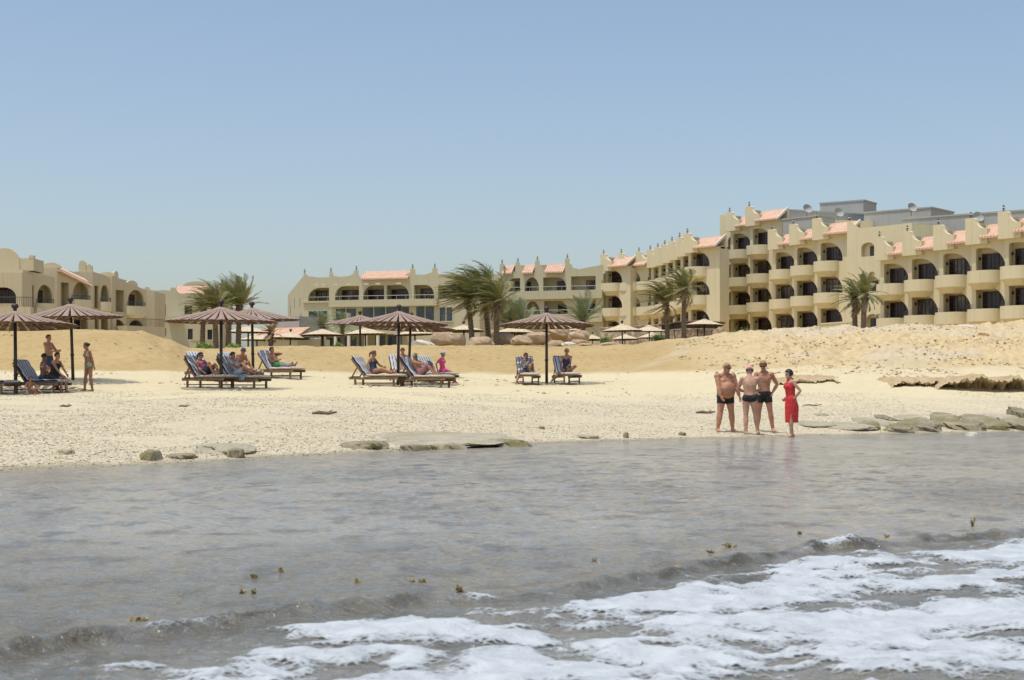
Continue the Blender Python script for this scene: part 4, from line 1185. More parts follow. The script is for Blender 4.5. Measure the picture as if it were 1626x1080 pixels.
lounger('b', 66, 53.2, -26, 'lounger crowded by the woman in black and her companion', True)
lounger('c', 334, 54.4, -36, 'lounger under the woman in the pink top, nearest of its cluster')
lounger('d', 386, 54.6, -34, 'lounger draped with a grey towel under the person in white')
lounger('e', 331, 60.5, -42, 'empty lounger with sunlit blue and white striped back', False, True)
lounger('f', 381, 59.5, -42, 'lounger behind the umbrella pole under the man in a cap')
lounger('g', 446, 62.5, -36, 'lounger under the person in green shorts', False, True)
lounger('h', 601, 58.6, -24, 'lounger under the dark haired woman lying on her side')
lounger('i', 639, 63.5, -72, 'lounger behind the middle pole under the sitting bare chested man')
lounger('j', 677, 58.4, -28, 'lounger under the man reading a book')
lounger('k', 693, 62.2, -50, 'lounger carrying the girl in pink at its foot')
lounger('l', 838, 61.5, -82, 'lounger left of the lone umbrella pole, its back spread with a patterned towel')
lounger('m', 900, 61.5, -78, 'lounger right of the lone umbrella pole under a woman in a swimsuit', False, True)
# towel over one lounger
o = LOUNGERS['d']
tw = MB(); prof = [(-0.75, 0.83), (-0.45, 0.475), (-0.2, 0.445), (0.2, 0.44), (0.45, 0.44)]
g = []
for i, (x, z) in enumerate(prof):
    for j in range(9):
        y = -0.42 + 0.84 * j / 8; drop = max(0, abs(y) - 0.34) * 2.6
        g.append((x + 0.02 * math.sin(j * 2.1 + i), y, z - drop + 0.006 * math.sin(j * 3 + i * 2)))
tw.add(g, [(i * 9 + j, i * 9 + j + 1, i * 9 + j + 10, i * 9 + j + 9) for i in range(4) for j in range(8)])
t_o = tw.build('beach_towel', M_TOWEL, None, True); t_o.matrix_world = Matrix.Translation(o.location) @ Matrix.Rotation(o.rotation_euler.z, 4, 'Z')
sm = t_o.modifiers.new('thick', 'SOLIDIFY'); sm.thickness = 0.012
tag(t_o, 'grey towel spread over the lounger of the person in white', 'towel')

# ------------------------------------------------------------------ palms
M_TRUNK = simple('palm_trunk', (0.20, 0.145, 0.095), 0.9, 0.35, 9, 0.8, dist=0.03)
def leaf_mat(name, a, b, c):
    t = NT(name); n = t.noise(t.pos(), 1.6, 4); n2 = t.noise(t.pos(), 14.0, 3)
    t.set(t.mix(t.ramp(n2, [(0.5, 0), (0.75, 0.8)]), t.mix(n, a, b), c), 0.55)
    t.b.inputs['Specular IOR Level'].default_value = 0.35
    return t.mat
M_PALM = leaf_mat('palm_leaf', (0.19, 0.205, 0.08), (0.30, 0.305, 0.125), (0.46, 0.41, 0.20))
M_PALM2 = leaf_mat('young_palm_leaf', (0.19, 0.24, 0.135), (0.29, 0.33, 0.19), (0.38, 0.37, 0.23))
M_DRY = leaf_mat('dry_palm_leaf', (0.30, 0.22, 0.12), (0.40, 0.30, 0.17), (0.22, 0.15, 0.08))
def palm_trunk(h, lean, r0=0.20, r1=0.15, seed=0):
    rr = random.Random(seed); pts = []; rad = []
    n = int(h / 0.09)
    for i in range(n + 1):
        t = i / n
        pts.append((lean[0] * t ** 1.5, lean[1] * t ** 1.5, h * t - 0.5 * (1 - t)))
        rad.append((r0 + (r1 - r0) * t + (0.10 * max(0, t - 0.86) / 0.14)) * (1.0 + (0.13 if i % 2 else -0.05) + rr.uniform(-0.04, 0.04)))
    m = MB(); m.tube(pts, rad, 11); top = Vector(pts[-1])
    # old leaf stubs below the crown
    for k in range(16):
        a = rr.uniform(0, 2 * PI); z = h - rr.uniform(0.05, 0.8)
        p = Vector((top.x + 0.14 * math.cos(a), top.y + 0.14 * math.sin(a), z)); q = p + Vector((0.13 * math.cos(a), 0.13 * math.sin(a), 0.16))
        m.tube([p, q], [0.05, 0.025], 5)
    return m, top
def fronds(top, n, L, wind, up, rr, droop=1.0, spread=(0.15, 1.15), lw=0.055):
    """feather leaves: an arching rib with two rows of drooping leaflets"""
    m = MB()
    for k in range(n):
        az = 2 * PI * (k * 0.382 + rr.uniform(-0.05, 0.05)); t = (k + 0.5) / n
        el = (PI / 2) * (1 - (spread[0] + (spread[1] - spread[0]) * t)) 
        d = Vector((math.cos(az) * math.cos(el), math.sin(az) * math.cos(el), math.sin(el)))
        ln = L * rr.uniform(0.8, 1.1); ns = 12; p = Vector(top); pts = [p.copy()]; dirs = [d.copy()]
        for i in range(ns):
            s = (i + 1) / ns
            d = (d + Vector((wind[0], wind[1], 0)) * (0.26 * s + 0.05) + Vector((0, 0, -0.085 * droop * (0.4 + s)))).normalized()
            p = p + d * ln / ns; pts.append(p.copy()); dirs.append(d.copy())
        m.tube(pts, [0.03 * (1 - 0.8 * i / ns) for i in range(ns + 1)], 4)
        wv = Vector((wind[0], wind[1], 0)) * 0.55
        nl = 34
        for i in range(2, nl):
            s = i / nl * ns; a = int(min(s, ns - 1)); f = s - a
            b = pts[a].lerp(pts[a + 1], f); dd = dirs[a]
            side = dd.cross(Vector((0, 0, 1)))
            if side.length < 0.05: side = Vector((1, 0, 0))
            side.normalize()
            nrm = side.cross(dd)
            ll = 0.62 * ln / 2.6 * math.sin(PI * min(1.0, 0.12 + 0.86 * i / nl)) ** 0.7 * rr.uniform(0.8, 1.15)
            for sg in (-1, 1):
                v = (side * sg * 0.75 + dd * 0.75 + nrm * rr.uniform(0.05, 0.35) + wv * 0.6 + Vector((0, 0, -0.18 * droop))).normalized()
                tip = b + v * ll + Vector((0, 0, -0.10 * ll * droop)) + wv * 0.12 * ll
                mid = b + v * ll * 0.5
                w = dd * lw * 0.5
                m.add([b - w * 0.5, b + w * 0.5, mid + w, tip, mid - w], [(0, 1, 2, 4), (4, 2, 3)])
    return m
def palm(loc, h, lean, n, L, wind, label, seed, mat=None, up=1.0, droop=1.0, group='palms in front of the hotel', spread=(0.06, 1.12), r=(0.2, 0.15), dry=6):
    rr = random.Random(seed)
    o = thing('palm_tree', label, 'palm tree', loc, 0, group)
    m, top = palm_trunk(h, lean, r[0], r[1], seed)
    m.build('trunk', M_TRUNK, o, True)
    f = fronds(top, n, L, wind, up, rr, droop, spread)
    c = f.build('crown', mat or M_PALM, o, fix=False)
    if dry:
        f = fronds(top - Vector((0, 0, 0.12)), dry, L * 0.75, wind, up, rr, droop * 1.6, (1.15, 1.5)); f.build('dry_fronds', M_DRY, c, fix=False)
    return o
def palm_at(px, ybase, ytop, d, *a, **k):
    """trunk foot at px, growing point at row ytop"""
    x = (px - CX) / F * d; z = CH + (HY - ybase) / F * d; h = (ybase - ytop) / F * d
    return palm((x, d, z), h, *a, **k)
WL = (-1.0, 0.1)
palm_at(321, 556, 490, 112, (0.1, 0), 26, 1.9, (-0.9, 0), 'palm with the browner sparse crown at the left of the left clump', 1, None)
palm_at(343, 555, 486, 106, (-0.1, 0), 34, 2.3, (-0.7, 0), 'palm with a full dark crown behind the umbrella of the woman in pink', 2, None, droop=0.75)
palm_at(362, 555, 484, 112, (0.1, 0), 34, 2.4, (-0.5, 0), 'palm with upright fronds in the middle of the left clump', 3, None, droop=0.6, spread=(0.05, 0.95))
palm_at(378, 555, 486, 108, (0.1, 0), 34, 2.2, (-0.35, 0), 'palm at the right of the left clump, fronds pointing to the sky', 4, None, droop=0.5, spread=(0.05, 0.95))
palm_at(430, 556, 530, 118, (0, 0), 16, 1.2, (-0.4, 0), 'stunted dry palm in front of the pool house', 5, M_DRY, dry=4)
palm_at(512, 556, 520, 150, (0, 0), 22, 2.2, (-0.7, 0), 'small pale palm at the left corner of the hotel block', 6, M_PALM2, dry=0)
palm_at(544, 556, 518, 150, (0, 0), 22, 2.2, (-0.7, 0), 'small pale palm before the second window bay of the hotel block', 7, M_PALM2, dry=0)
palm_at(751, 556, 474, 104, (-0.35, 0), 54, 2.6, (-1.0, 0), 'tall windswept palm, leftmost trunk of the central trio', 8, None, droop=0.9)
palm_at(777, 556, 466, 106, (-0.35, 0), 60, 2.9, (-0.95, 0), 'tall windswept palm, middle trunk of the central trio', 9, None, droop=0.7)
palm_at(788, 556, 480, 103, (0.05, 0), 44, 2.3, (-0.8, 0), 'tall windswept palm, rightmost trunk of the central trio', 10, None, droop=0.9)
palm_at(806, 553, 516, 114, (0, 0), 28, 2.3, (-0.3, 0), 'young grey green palm between the trio and the lone umbrella', 11, M_PALM2, droop=0.35, spread=(0.04, 0.9), dry=3)
palm_at(825, 553, 520, 113, (0, 0), 28, 2.2, (-0.3, 0), 'young grey green palm standing right beside its twin among the boulders', 12, M_PALM2, droop=0.35, spread=(0.04, 0.9), dry=3)
palm_at(926, 549, 510, 118, (0, 0), 26, 2.3, (-0.25, 0), 'single young palm with open upright fronds right of the lone umbrella', 13, M_PALM2, droop=0.4, spread=(0.04, 0.95), dry=2)
palm_at(1060, 540, 480, 108, (-0.1, 0), 32, 2.4, (-1.15, 0), 'windswept palm with all fronds blown to the left, left of its pair', 14, None, droop=0.55, spread=(0.05, 0.95), r=(0.17, 0.13))
palm_at(1086, 540, 458, 106, (0.0, 0), 30, 2.2, (-0.9, 0), 'windswept palm with the higher crown, right of its pair', 15, None, droop=0.95, r=(0.18, 0.14))
palm_at(1358, 531, 475, 94, (-0.05, 0), 18, 1.65, (-0.5, 0), 'left palm of the twin pair in front of the plain stair tower', 16, None, droop=1.0, r=(0.17, 0.13))
palm_at(1371, 531, 468, 93, (0.05, 0), 20, 1.65, (-0.3, 0), 'right palm of the twin pair in front of the plain stair tower', 17, None, droop=0.95, r=(0.17, 0.14))

# ------------------------------------------------------------------ rocks
def rock_mat(name, a, b, moss=None, top=0.0):
    t = NT(name); w = t.pos()
    n = t.noise(w, 2.0, 6, 0.62); n2 = t.noise(w, 11.0, 5, 0.65)
    c = t.ramp(n, [(0.3, a), (0.68, b)])
    c = t.mix(t.ramp(n2, [(0.48, 0.0), (0.72, 0.55)]), c, tuple(x * 0.5 for x in a))
    if moss: c = t.mix(t.ramp(t.noise(w, 1.1, 4), [(0.5, 0.0), (0.62, 0.7)]), c, moss)
    t.set(c, 0.9); t.b.inputs['Specular IOR Level'].default_value = 0.2
    t.bump(t.math('ADD', n, n2), 0.9, 0.06); return t.mat
M_ROCK = rock_mat('sandstone', (0.40, 0.285, 0.18), (0.58, 0.45, 0.31))
M_ROCKG = rock_mat('shore_rock', (0.23, 0.195, 0.125), (0.42, 0.37, 0.26), (0.22, 0.21, 0.07))
M_SHELF = rock_mat('shelf_rock', (0.38, 0.345, 0.255), (0.55, 0.50, 0.375), (0.38, 0.35, 0.2))
M_PALE = rock_mat('pale_rock', (0.62, 0.57, 0.47), (0.78, 0.74, 0.64))
M_BANK = rock_mat('bank_rock', (0.46, 0.34, 0.19), (0.62, 0.49, 0.31))
def rock_mesh(seed, sx, sy, sz, mat, flat=0.0, sub=4, rough=0.28, name='rock'):
    bm = bmesh.new(); bmesh.ops.create_icosphere(bm, subdivisions=sub, radius=1.0)
    v = np.array([q.co for q in bm.verts]); o = seed * 17.3
    r = 1 + rough * fbm(v[:, 0] * 1.1 + o + v[:, 2], v[:, 1] * 1.1 - v[:, 2] * 0.7, 3, seed % 50) + rough * 0.5 * fbm(v[:, 0] * 3 + v[:, 2] * 2 + o, v[:, 1] * 3 + o, 3, seed % 40)
    # a few planar cuts give broken faces
    rr = np.random.default_rng(seed)
    p = v * r[:, None]
    for _ in range(7):
        nrm = rr.normal(size=3); nrm /= np.linalg.norm(nrm); lim = rr.uniform(0.62, 0.95)
        dd = p @ nrm; p = p - np.outer(np.clip(dd - lim, 0, None) * 0.85, nrm)
    if flat: p[:, 2] = np.where(p[:, 2] > flat, flat + (p[:, 2] - flat) * 0.15, p[:, 2])
    p = p * np.array([sx, sy, sz])
    for q, c in zip(bm.verts, p): q.co = c
    me = bpy.data.meshes.new(name); bm.to_mesh(me); bm.free(); me.materials.append(mat)
    me.polygons.foreach_set('use_smooth', [True] * len(me.polygons)); me.set_sharp_from_angle(angle=math.radians(32)); return me
def rock(name, px, yb, d, w, h, dep, mat, seed, label, cat, group=None, sink=0.25, flat=0.0, rz=0.0, sub=4, rough=0.28, onground=False, tilt=0.0):
    """boulder whose foot shows at (px, yb), w x h photo pixels large"""
    s = d / F; x = (px - CX) * s; z = ground(x, d) if onground else CH + (HY - yb) * s
    sx = w * s / 2; sz = h * s / (2 - 2 * sink)
    o = bpy.data.objects.new(name, rock_mesh(seed, sx * 1.12, dep, sz * 1.1, mat, flat, sub, rough, name)); link(o)
    o.location = (x, d, z + sz * (1 - 2 * sink)); o.rotation_euler = (tilt, 0, rz)
    return tag(o, label, cat, group)
G3 = 'sandstone boulders behind the dune'
for i, (px, yb, d, w, h, lab) in enumerate((
    (669, 551, 100, 38, 13, 'pale low boulder just right of the second middle umbrella pole'),
    (703, 545, 101, 40, 21, 'rounded boulder behind the dune left of a cream umbrella pole'),
    (727, 546, 103, 28, 16, 'smaller reddish boulder beside the cream umbrella pole'),
    (762, 551, 99, 38, 18, 'boulder between the leftmost and middle trunks of the palm trio'),
    (803, 544, 104, 34, 18, 'boulder right behind the rightmost trunk of the palm trio'),
    (800, 533, 112, 18, 9, 'small far boulder on top right of the palm trio'),
    (829, 546, 100, 34, 15, 'smooth boulder below the young twin palms'),
    (853, 542, 104, 48, 17, 'long boulder behind the lone umbrella pole'),
    (889, 536, 106, 42, 21, 'biggest boulder, standing tall right of the lone umbrella pole'),
    (921, 540, 104, 36, 17, 'square shouldered boulder at the foot of the single young palm'),
    (919, 548, 98, 30, 11, 'orange brown low boulder below the single young palm'),
    (885, 547, 98, 24, 8, 'small broken boulder in front of the biggest one'),
    (903, 549, 97, 22, 8, 'white chipped boulder among the front stones'),
    (929, 551, 96, 32, 8, 'flat boulder furthest forward at the right of the pile'),
    (965, 549, 100, 34, 7, 'low flat boulder right of the pile before the stone wall'),
    (783, 531, 118, 22, 9, 'far hump of rock above the palm trio boulders'),
    (1142, 534, 118, 18, 18, 'upright boulder beside the round dark kiosk'))):
    rock('boulder', px, yb + 2, d, w, h, w * d / F * 0.4, M_PALE if 'white' in lab or 'pale' in lab else M_ROCK, 100 + i, lab, 'boulder', G3, 0.15, rz=0.0)
for i, (px, yb, d, w, h, lab) in enumerate(((1535, 523, 83.5, 27, 7, 'white rounded stone on the crest below the hotel arches'), (1575, 523, 83, 22, 6, 'white stone on the crest, nearer the right edge'),
                                         )):
    rock('crest_stone', px, yb, d, w, h, 0.35, M_PALE, 150 + i, lab, 'stone', None, 0.3)
rock('bank_stone', 1563, 538, 74, 19, 10, 0.3, rock_mat('rust_rock', (0.30, 0.17, 0.07), (0.42, 0.26, 0.12)), 160, 'rust brown stone stuck in the rocky bank near the right edge', 'stone', None, 0.25)

# wall of rubble stone and round kiosks behind the umbrellas
def rubble():
    t = NT('rubble_stone'); v = t.node('ShaderNodeTexVoronoi', feature='DISTANCE_TO_EDGE'); v.inputs['Scale'].default_value = 3.2; t.link(t.pos(), v.inputs['Vector'])
    v2 = t.node('ShaderNodeTexVoronoi', feature='F1'); v2.inputs['Scale'].default_value = 3.2; t.link(t.pos(), v2.inputs['Vector'])
    s = t.node('ShaderNodeSeparateColor'); t.link(v2.outputs['Color'], s.inputs[0])
    c = t.ramp(s.outputs[0], [(0.1, (0.32, 0.23, 0.15)), (0.5, (0.48, 0.37, 0.25)), (0.9, (0.60, 0.50, 0.38))])
    c = t.mix(t.ramp(v.outputs['Distance'], [(0.02, 0.8), (0.07, 0.0)]), c, (0.22, 0.17, 0.11))
    t.set(c, 0.9); t.bump(v.outputs['Distance'], 0.8, 0.08); return t.mat
M_RUB = rubble()
low_wall(953, 1062, 146, 138, 522, 4.0, M_RUB, label='rubble stone retaining wall behind the low cream umbrellas')
def kiosk(px, yt, yb, d, r, label):
    x = (px - CX) / F * d; z0 = CH + (HY - yb) / F * d; h = (yb - yt) / F * d
    o = thing('beach_kiosk', label, 'kiosk', (x, d, z0))
    m = MB(); m.lathe([(r, -0.6), (r, h * 0.55), (r + 0.05, h * 0.55), (r + 0.05, h * 0.62), (r - 0.1, h * 0.62), (r - 0.1, -0.6)], 24); m.build('counter', M_RUB, o, 40)
    for k in range(6):
        a = 2 * PI * k / 6 + 0.4; g = MB(); g.tube([((r - 0.05) * math.cos(a), (r - 0.05) * math.sin(a), 0), ((r - 0.05) * math.cos(a), (r - 0.05) * math.sin(a), h)], 0.07, 6); g.build('post', M_POLE, o)
    g = MB(); g.lathe([(r - 0.25, 0), (r - 0.25, h * 0.98), (0.0, h * 0.98)], 16); g.build('shade_core', simple('kiosk_shade', (0.12, 0.09, 0.07), 0.8), o)  # dark drum added to stand for the shade inside the kiosk
    g = MB(); g.lathe([(r + 0.12, h), (r + 0.12, h + 0.08), (0, h + 0.3)], 24); g.lathe([(r + 0.12, h), (0, h)], 24); g.build('roof', M_REED_EDGE, o)
kiosk(1075, 517, 537, 128, 1.4, 'round stone kiosk behind the windswept palm trunks')
kiosk(1108, 514, 538, 126, 2.1, 'round dark stone kiosk under the rightmost cream umbrella')

# bushes
M_BUSH = leaf_mat('bush_leaf', (0.07, 0.12, 0.03), (0.15, 0.21, 0.06), (0.22, 0.26, 0.09))
M_BUSH2 = leaf_mat('bright_bush_leaf', (0.14, 0.22, 0.03), (0.24, 0.33, 0.06), (0.30, 0.36, 0.1))
def bush(px, yb, d, w, h, label, seed, mat=None):
    rr = random.Random(seed); s = d / F; x = (px - CX) * s; z = CH + (HY - yb) * s; W, H = w * s / 2, h * s
    o = thing('bush', label, 'bush', (x, d, z), 0, 'bushes along the terrace')
    m = MB(); st = MB()
    for k in range(int(10 + w * 0.5)):
        a = rr.uniform(0, 2 * PI); r = math.sqrt(rr.random()); tip = Vector((W * r * math.cos(a), W * 0.6 * r * math.sin(a), H * rr.uniform(0.55, 1.05) * (1 - 0.35 * r)))
        st.tube([(tip.x * 0.5, tip.y * 0.5, -0.3), tip * 0.6 + Vector((tip.x * 0.2, 0, 0)), tip], 0.012, 4)
        for q in range(26):
            b = tip * rr.uniform(0.35, 1.0) + Vector((rr.gauss(0, 0.10), rr.gauss(0, 0.10), rr.gauss(0, 0.08)))
            v = Vector((rr.gauss(0, 1), rr.gauss(0, 1), rr.gauss(0.5, 0.7))).normalized(); u = v.orthogonal().normalized() * 0.035; L = rr.uniform(0.10, 0.20)
            m.add([b, b + v * L * 0.5 + u, b + v * L, b + v * L * 0.5 - u], [(0, 1, 2, 3)])
    m.build('foliage', mat or M_BUSH, o, fix=False); st.build('stems', M_WOODD, o)
bush(325, 557, 100, 34, 12, 'bright green bush at the foot of the left palm clump', 1, M_BUSH2)
bush(371, 556, 101, 26, 9, 'small bright green bush between the left palm trunks', 2, M_BUSH2)
bush(962, 545, 118, 18, 9, 'yellow green bush right of the boulder pile', 3, M_BUSH2)
bush(1045, 541, 116, 24, 10, 'low bush at the foot of the windswept palm pair', 4)
bush(1180, 534, 132, 46, 13, 'dark green bush before the leftmost ground floor doors of the hotel wing', 5)
bush(1143, 537, 126, 20, 8, 'small bush beside the round dark kiosk', 6, M_BUSH2)
bush(1211, 533, 134, 22, 9, 'small bush left of the tan planter wall', 7)
bush(538, 556, 140, 14, 14, 'slim pale bush before the arcade of the hotel block', 8, M_BUSH2)

# shore rocks: flat shelves and broken slabs at the waterline
def slab(name, px, py, w, dep, th, mat, seed, label, cat, rz=0.0, tilt=0.0, group=None, lift=0.0, rough=0.42):
    """flat broken slab; its near edge shows at (px, py) on the beach"""
    ds = np.arange(14.0, 75.0, 0.05); zz = np.maximum(ground_full((px - CX) / F * ds, ds)[0], 0.0)
    rows = HY + (CH - zz) * F / ds; d = float(ds[np.argmax(rows <= py)])
    x = (px - CX) / F * d; z = max(-0.02, ground(x, d))
    o = bpy.data.objects.new(name, rock_mesh(seed, w * d / F / 2, dep, th * 2.0, mat, 0.5, 5, rough, name)); link(o)
    o.location = (x, d + dep * 0.7, max(z, ground(x, d + dep * 0.7)) + lift - th * 0.15); sl = math.atan2(ground(x, d + dep * 1.3) - ground(x, d), dep * 1.3); o.location.z = max(ground(x, d + dep * 0.7), -0.02) + lift * 0.3; o.rotation_euler = (tilt * 0.5 + max(0, sl), 0, rz)
    return tag(o, label, cat, group)
G4 = 'broken rock slabs along the waterline'
slab('rock_shelf', 690, 708, 285, 2.1, 0.065, M_SHELF, 201, 'long flat grey rock shelf at the water edge in the middle', 'rock shelf', -0.02, lift=0.02)
slab('rock_slab', 800, 710, 82, 0.5, 0.15, M_ROCKG, 202, 'olive slab at the right end of the long shelf, touching the water', 'rock slab', group=G4)
slab('rock_slab', 575, 713, 75, 0.4, 0.10, M_ROCKG, 203, 'thin dark edged slab at the left end of the long shelf', 'rock slab', group=G4)
slab('rock_slab', 655, 716, 50, 0.3, 0.10, M_ROCKG, 204, 'small olive slab in front of the middle of the long shelf', 'rock slab', group=G4)
slab('rock_slab', 710, 714, 60, 0.3, 0.10, M_ROCKG, 206, 'low mossy slab in front of the right half of the long shelf', 'rock slab', group=G4)
slab('rock_shelf', 345, 720, 92, 1.0, 0.10, M_SHELF, 205, 'flat grey rock shelf left of the longest one', 'rock shelf')
slab('mossy_rock', 236, 732, 28, 0.35, 0.13, M_ROCKG, 207, 'yellow green mossy rock nearest the water on the left', 'rock')
slab('mossy_rock', 285, 729, 50, 0.3, 0.06, M_ROCKG, 208, 'long low olive rock left of the small yellow green one', 'rock')
slab('mossy_rock', 372, 727, 28, 0.3, 0.12, M_ROCKG, 209, 'small yellow green rock at the waterline below the grey shelf', 'rock')
rng = random.Random(5)
desc = ['dark olive slab with a sharp tilted edge', 'thick brown slab', 'pale grey slab', 'small wedge shaped slab', 'long low slab']
for i, (px, py, w, th, tl) in enumerate(((1340, 682, 120, 0.10, 0.05), (1300, 678, 90, 0.10, 0), (1390, 676, 70, 0.10, 0.1), (1430, 687, 60, 0.22, 0.15), (1470, 685, 75, 0.26, 0.2), (1505, 677, 62, 0.33, 0.3), (1530, 683, 90, 0.28, 0.2),
                                        (1575, 682, 80, 0.26, 0.15), (1618, 681, 60, 0.26, 0.1), (1622, 664, 26, 0.32, 0.2), (1590, 671, 90, 0.10, 0.05), (1450, 670, 55, 0.12, 0.1), (1385, 683, 40, 0.16, 0.1), (1410, 668, 34, 0.12, 0.1), (1560, 672, 80, 0.16, 0.1), (1640, 684, 80, 0.3, 0.1))):
    where = ['right of the woman in red', 'just right of the woman in red, set back', 'in the middle of the right shore rocks, set back', 'left of the highest shore rock', 'left of and below the highest shore rock', 'highest of the right shore rocks', 'below the highest shore rock', 'right of the highest shore rock', 'at the right edge of the picture', 'upright at the right edge above the others', 'lying pale behind the right edge rocks', 'pale and set back left of the highest rock', 'dipping into the water near the woman in red', 'furthest back of the right shore rocks', 'behind the rocks right of the highest one', 'cut off by the right edge'][i]
    slab('rock_slab', px, py, w * 0.92, 0.45 + 0.3 * rng.random(), th * 0.6, M_SHELF if i in (0, 1, 2, 10, 11) else M_ROCKG, 220 + i, 'broken shore slab ' + where, 'rock slab', rng.uniform(-0.15, 0.15), tl, G4)
slab('stone', 1545, 692, 22, 0.2, 0.09, M_PALE, 240, 'white stone among the dark shore slabs', 'stone')
slab('stone', 1305, 660, 24, 0.2, 0.05, M_SHELF, 241, 'flat grey stone lying on the beach right of the woman in red', 'stone')
slab('stone', 995, 696, 10, 0.12, 0.12, M_ROCKG, 242, 'small dark stone on the shore left of the four bathers', 'stone')
slab('stone', 860, 682, 10, 0.1, 0.06, M_ROCKG, 243, 'tiny dark stone on the shingle right of the long shelf', 'stone')
slab('stone', 1085, 692, 13, 0.12, 0.06, M_ROCKG, 244, 'dark green stone at the water edge by the big man', 'stone')
slab('stone', 935, 697, 40, 0.3, 0.05, M_SHELF, 245, 'low grey stone between the long shelf and the four bathers', 'stone')
slab('stone', 100, 722, 26, 0.2, 0.06, M_SHELF, 246, 'grey stone on the shingle furthest left', 'stone')
# driftwood
M_DRIFT = simple('driftwood', (0.17, 0.13, 0.085), 0.85, 0.3, 10, 0.5)
def stick(px, py, d, L, rz, r, label):
    x = (px - CX) / F * d; z = ground(x, d) + r * 0.7
    m = MB(); m.tube([(-L / 2, 0, 0), (-L * 0.2, 0.03, 0.02), (L * 0.15, -0.02, 0.0), (L / 2, 0.02, 0.03)], [r * 0.5, r, r * 0.9, r * 0.5], 8); m.tube([(L * 0.1, 0, 0), (L * 0.3, 0.1, 0.07)], [r * 0.6, r * 0.3], 6)
    o = m.build('driftwood', M_DRIFT, None, True); o.location = (x, d, z); o.rotation_euler = (0, 0, rz); tag(o, label, 'driftwood')
stick(515, 668, 39.5, 0.62, 0.1, 0.045, 'dark driftwood piece on the shingle above the long shelf')
stick(1120, 668, 45, 0.55, -0.1, 0.04, 'flat driftwood plank left of the big man')
stick(104, 652, 42.0, 0.30, 0.2, 0.03, 'short driftwood stick on the shingle below the left loungers')
stick(292, 657, 41.0, 0.28, 0.3, 0.022, 'short driftwood stick on the shingle below the pink top lounger')
stick(1290, 651, 48.5, 0.60, 0.05, 0.02, 'thin pale driftwood stick right of the woman in red')
# undercut bank at the right
def bank_ledge(name, px0, px1, d, yt, yb, seed, label, hollow=1.0):
    """an overhanging lip of hard sand whose top runs back into the bank, with a ragged hollow beneath"""
    n = 150; s = d / F; pxs = np.linspace(px0, px1, n + 1); tt = np.linspace(0, 1, n + 1)
    env = np.clip(np.sin(PI * tt) * 2.2, 0, 1) ** 0.7
    w1 = fbm(tt * (px1 - px0) / 48.0, tt * 0 + seed, 4, seed); w2 = fbm(tt * (px1 - px0) / 17.0, tt * 0 + seed + 5, 3, seed + 3)
    zt = CH + (HY - yt) * s; zb = CH + (HY - yb) * s - 0.1; rows = []
    for i in range(n + 1):
        H = (zt - zb) * max(0.12, env[i] * (0.80 + 0.55 * w1[i])); x = (pxs[i] - CX) * s; hol = hollow * env[i] * max(0.15, 0.8 + 1.2 * w2[i]); lip = 0.35 * w1[i] + 0.12 * w2[i]
        xb = x * (d + 2.6) / d
        prof = [(2.6, None), (1.6, 0.45), (0.9, 0.15), (0.35, H * 1.0), (0.02, H * 0.98), (-0.18, H * 0.92), (-0.25, H * 0.85), (-0.16, H * 0.79), (0.10, H * 0.76), (0.40 * hol, H * 0.70), (0.75 * hol, H * 0.56), (0.90 * hol, H * 0.36), (0.80 * hol, H * 0.16), (0.6 * hol, -0.04), (0.1, -0.12)]
        zback = ground(xb, d + 2.6) + 0.02; row = []
        for k, (y, z) in enumerate(prof):
            if z is None: row.append((xb, d + 2.6, zback - 0.25)); continue
            if k in (1, 2): z = zb + H; z = z + (zback - z) * (0.65 if k == 1 else 0.28) + 0.03; zz = z
            else: zz = zb + z
            e = 0.09 * float(fbm(np.array([tt[i] * (px1 - px0) / 5.0]), np.array([k * 0.63 + seed]), 3, seed + 7)[0])
            row.append((x, d + lip + y + e * 1.3, zz + e))
        rows.append(row)
    m = MB(); k = len(rows[0]); vs = [p for r in rows for p in r]
    m.add(vs, [(i * k + j, i * k + j + 1, (i + 1) * k + j + 1, (i + 1) * k + j) for i in range(n) for j in range(k - 1)])
    o = m.build(name, M_BANK, None, 38); tag(o, label, 'rock ledge')
bank_ledge('rock_ledge', 1480, 1645, 55.0, 593, 622, 3, 'overhanging sandy rock ledge with a shaded hollow at the right edge', 0.75)
bank_ledge('rock_ledge', 1408, 1500, 55.5, 600, 618, 5, 'lower undercut rock ledge left of the big overhang')
bank_ledge('rock_ledge', 1225, 1345, 56.5, 600, 612, 8, 'broken rock ledge behind the blond man and the woman in red', 0.5)

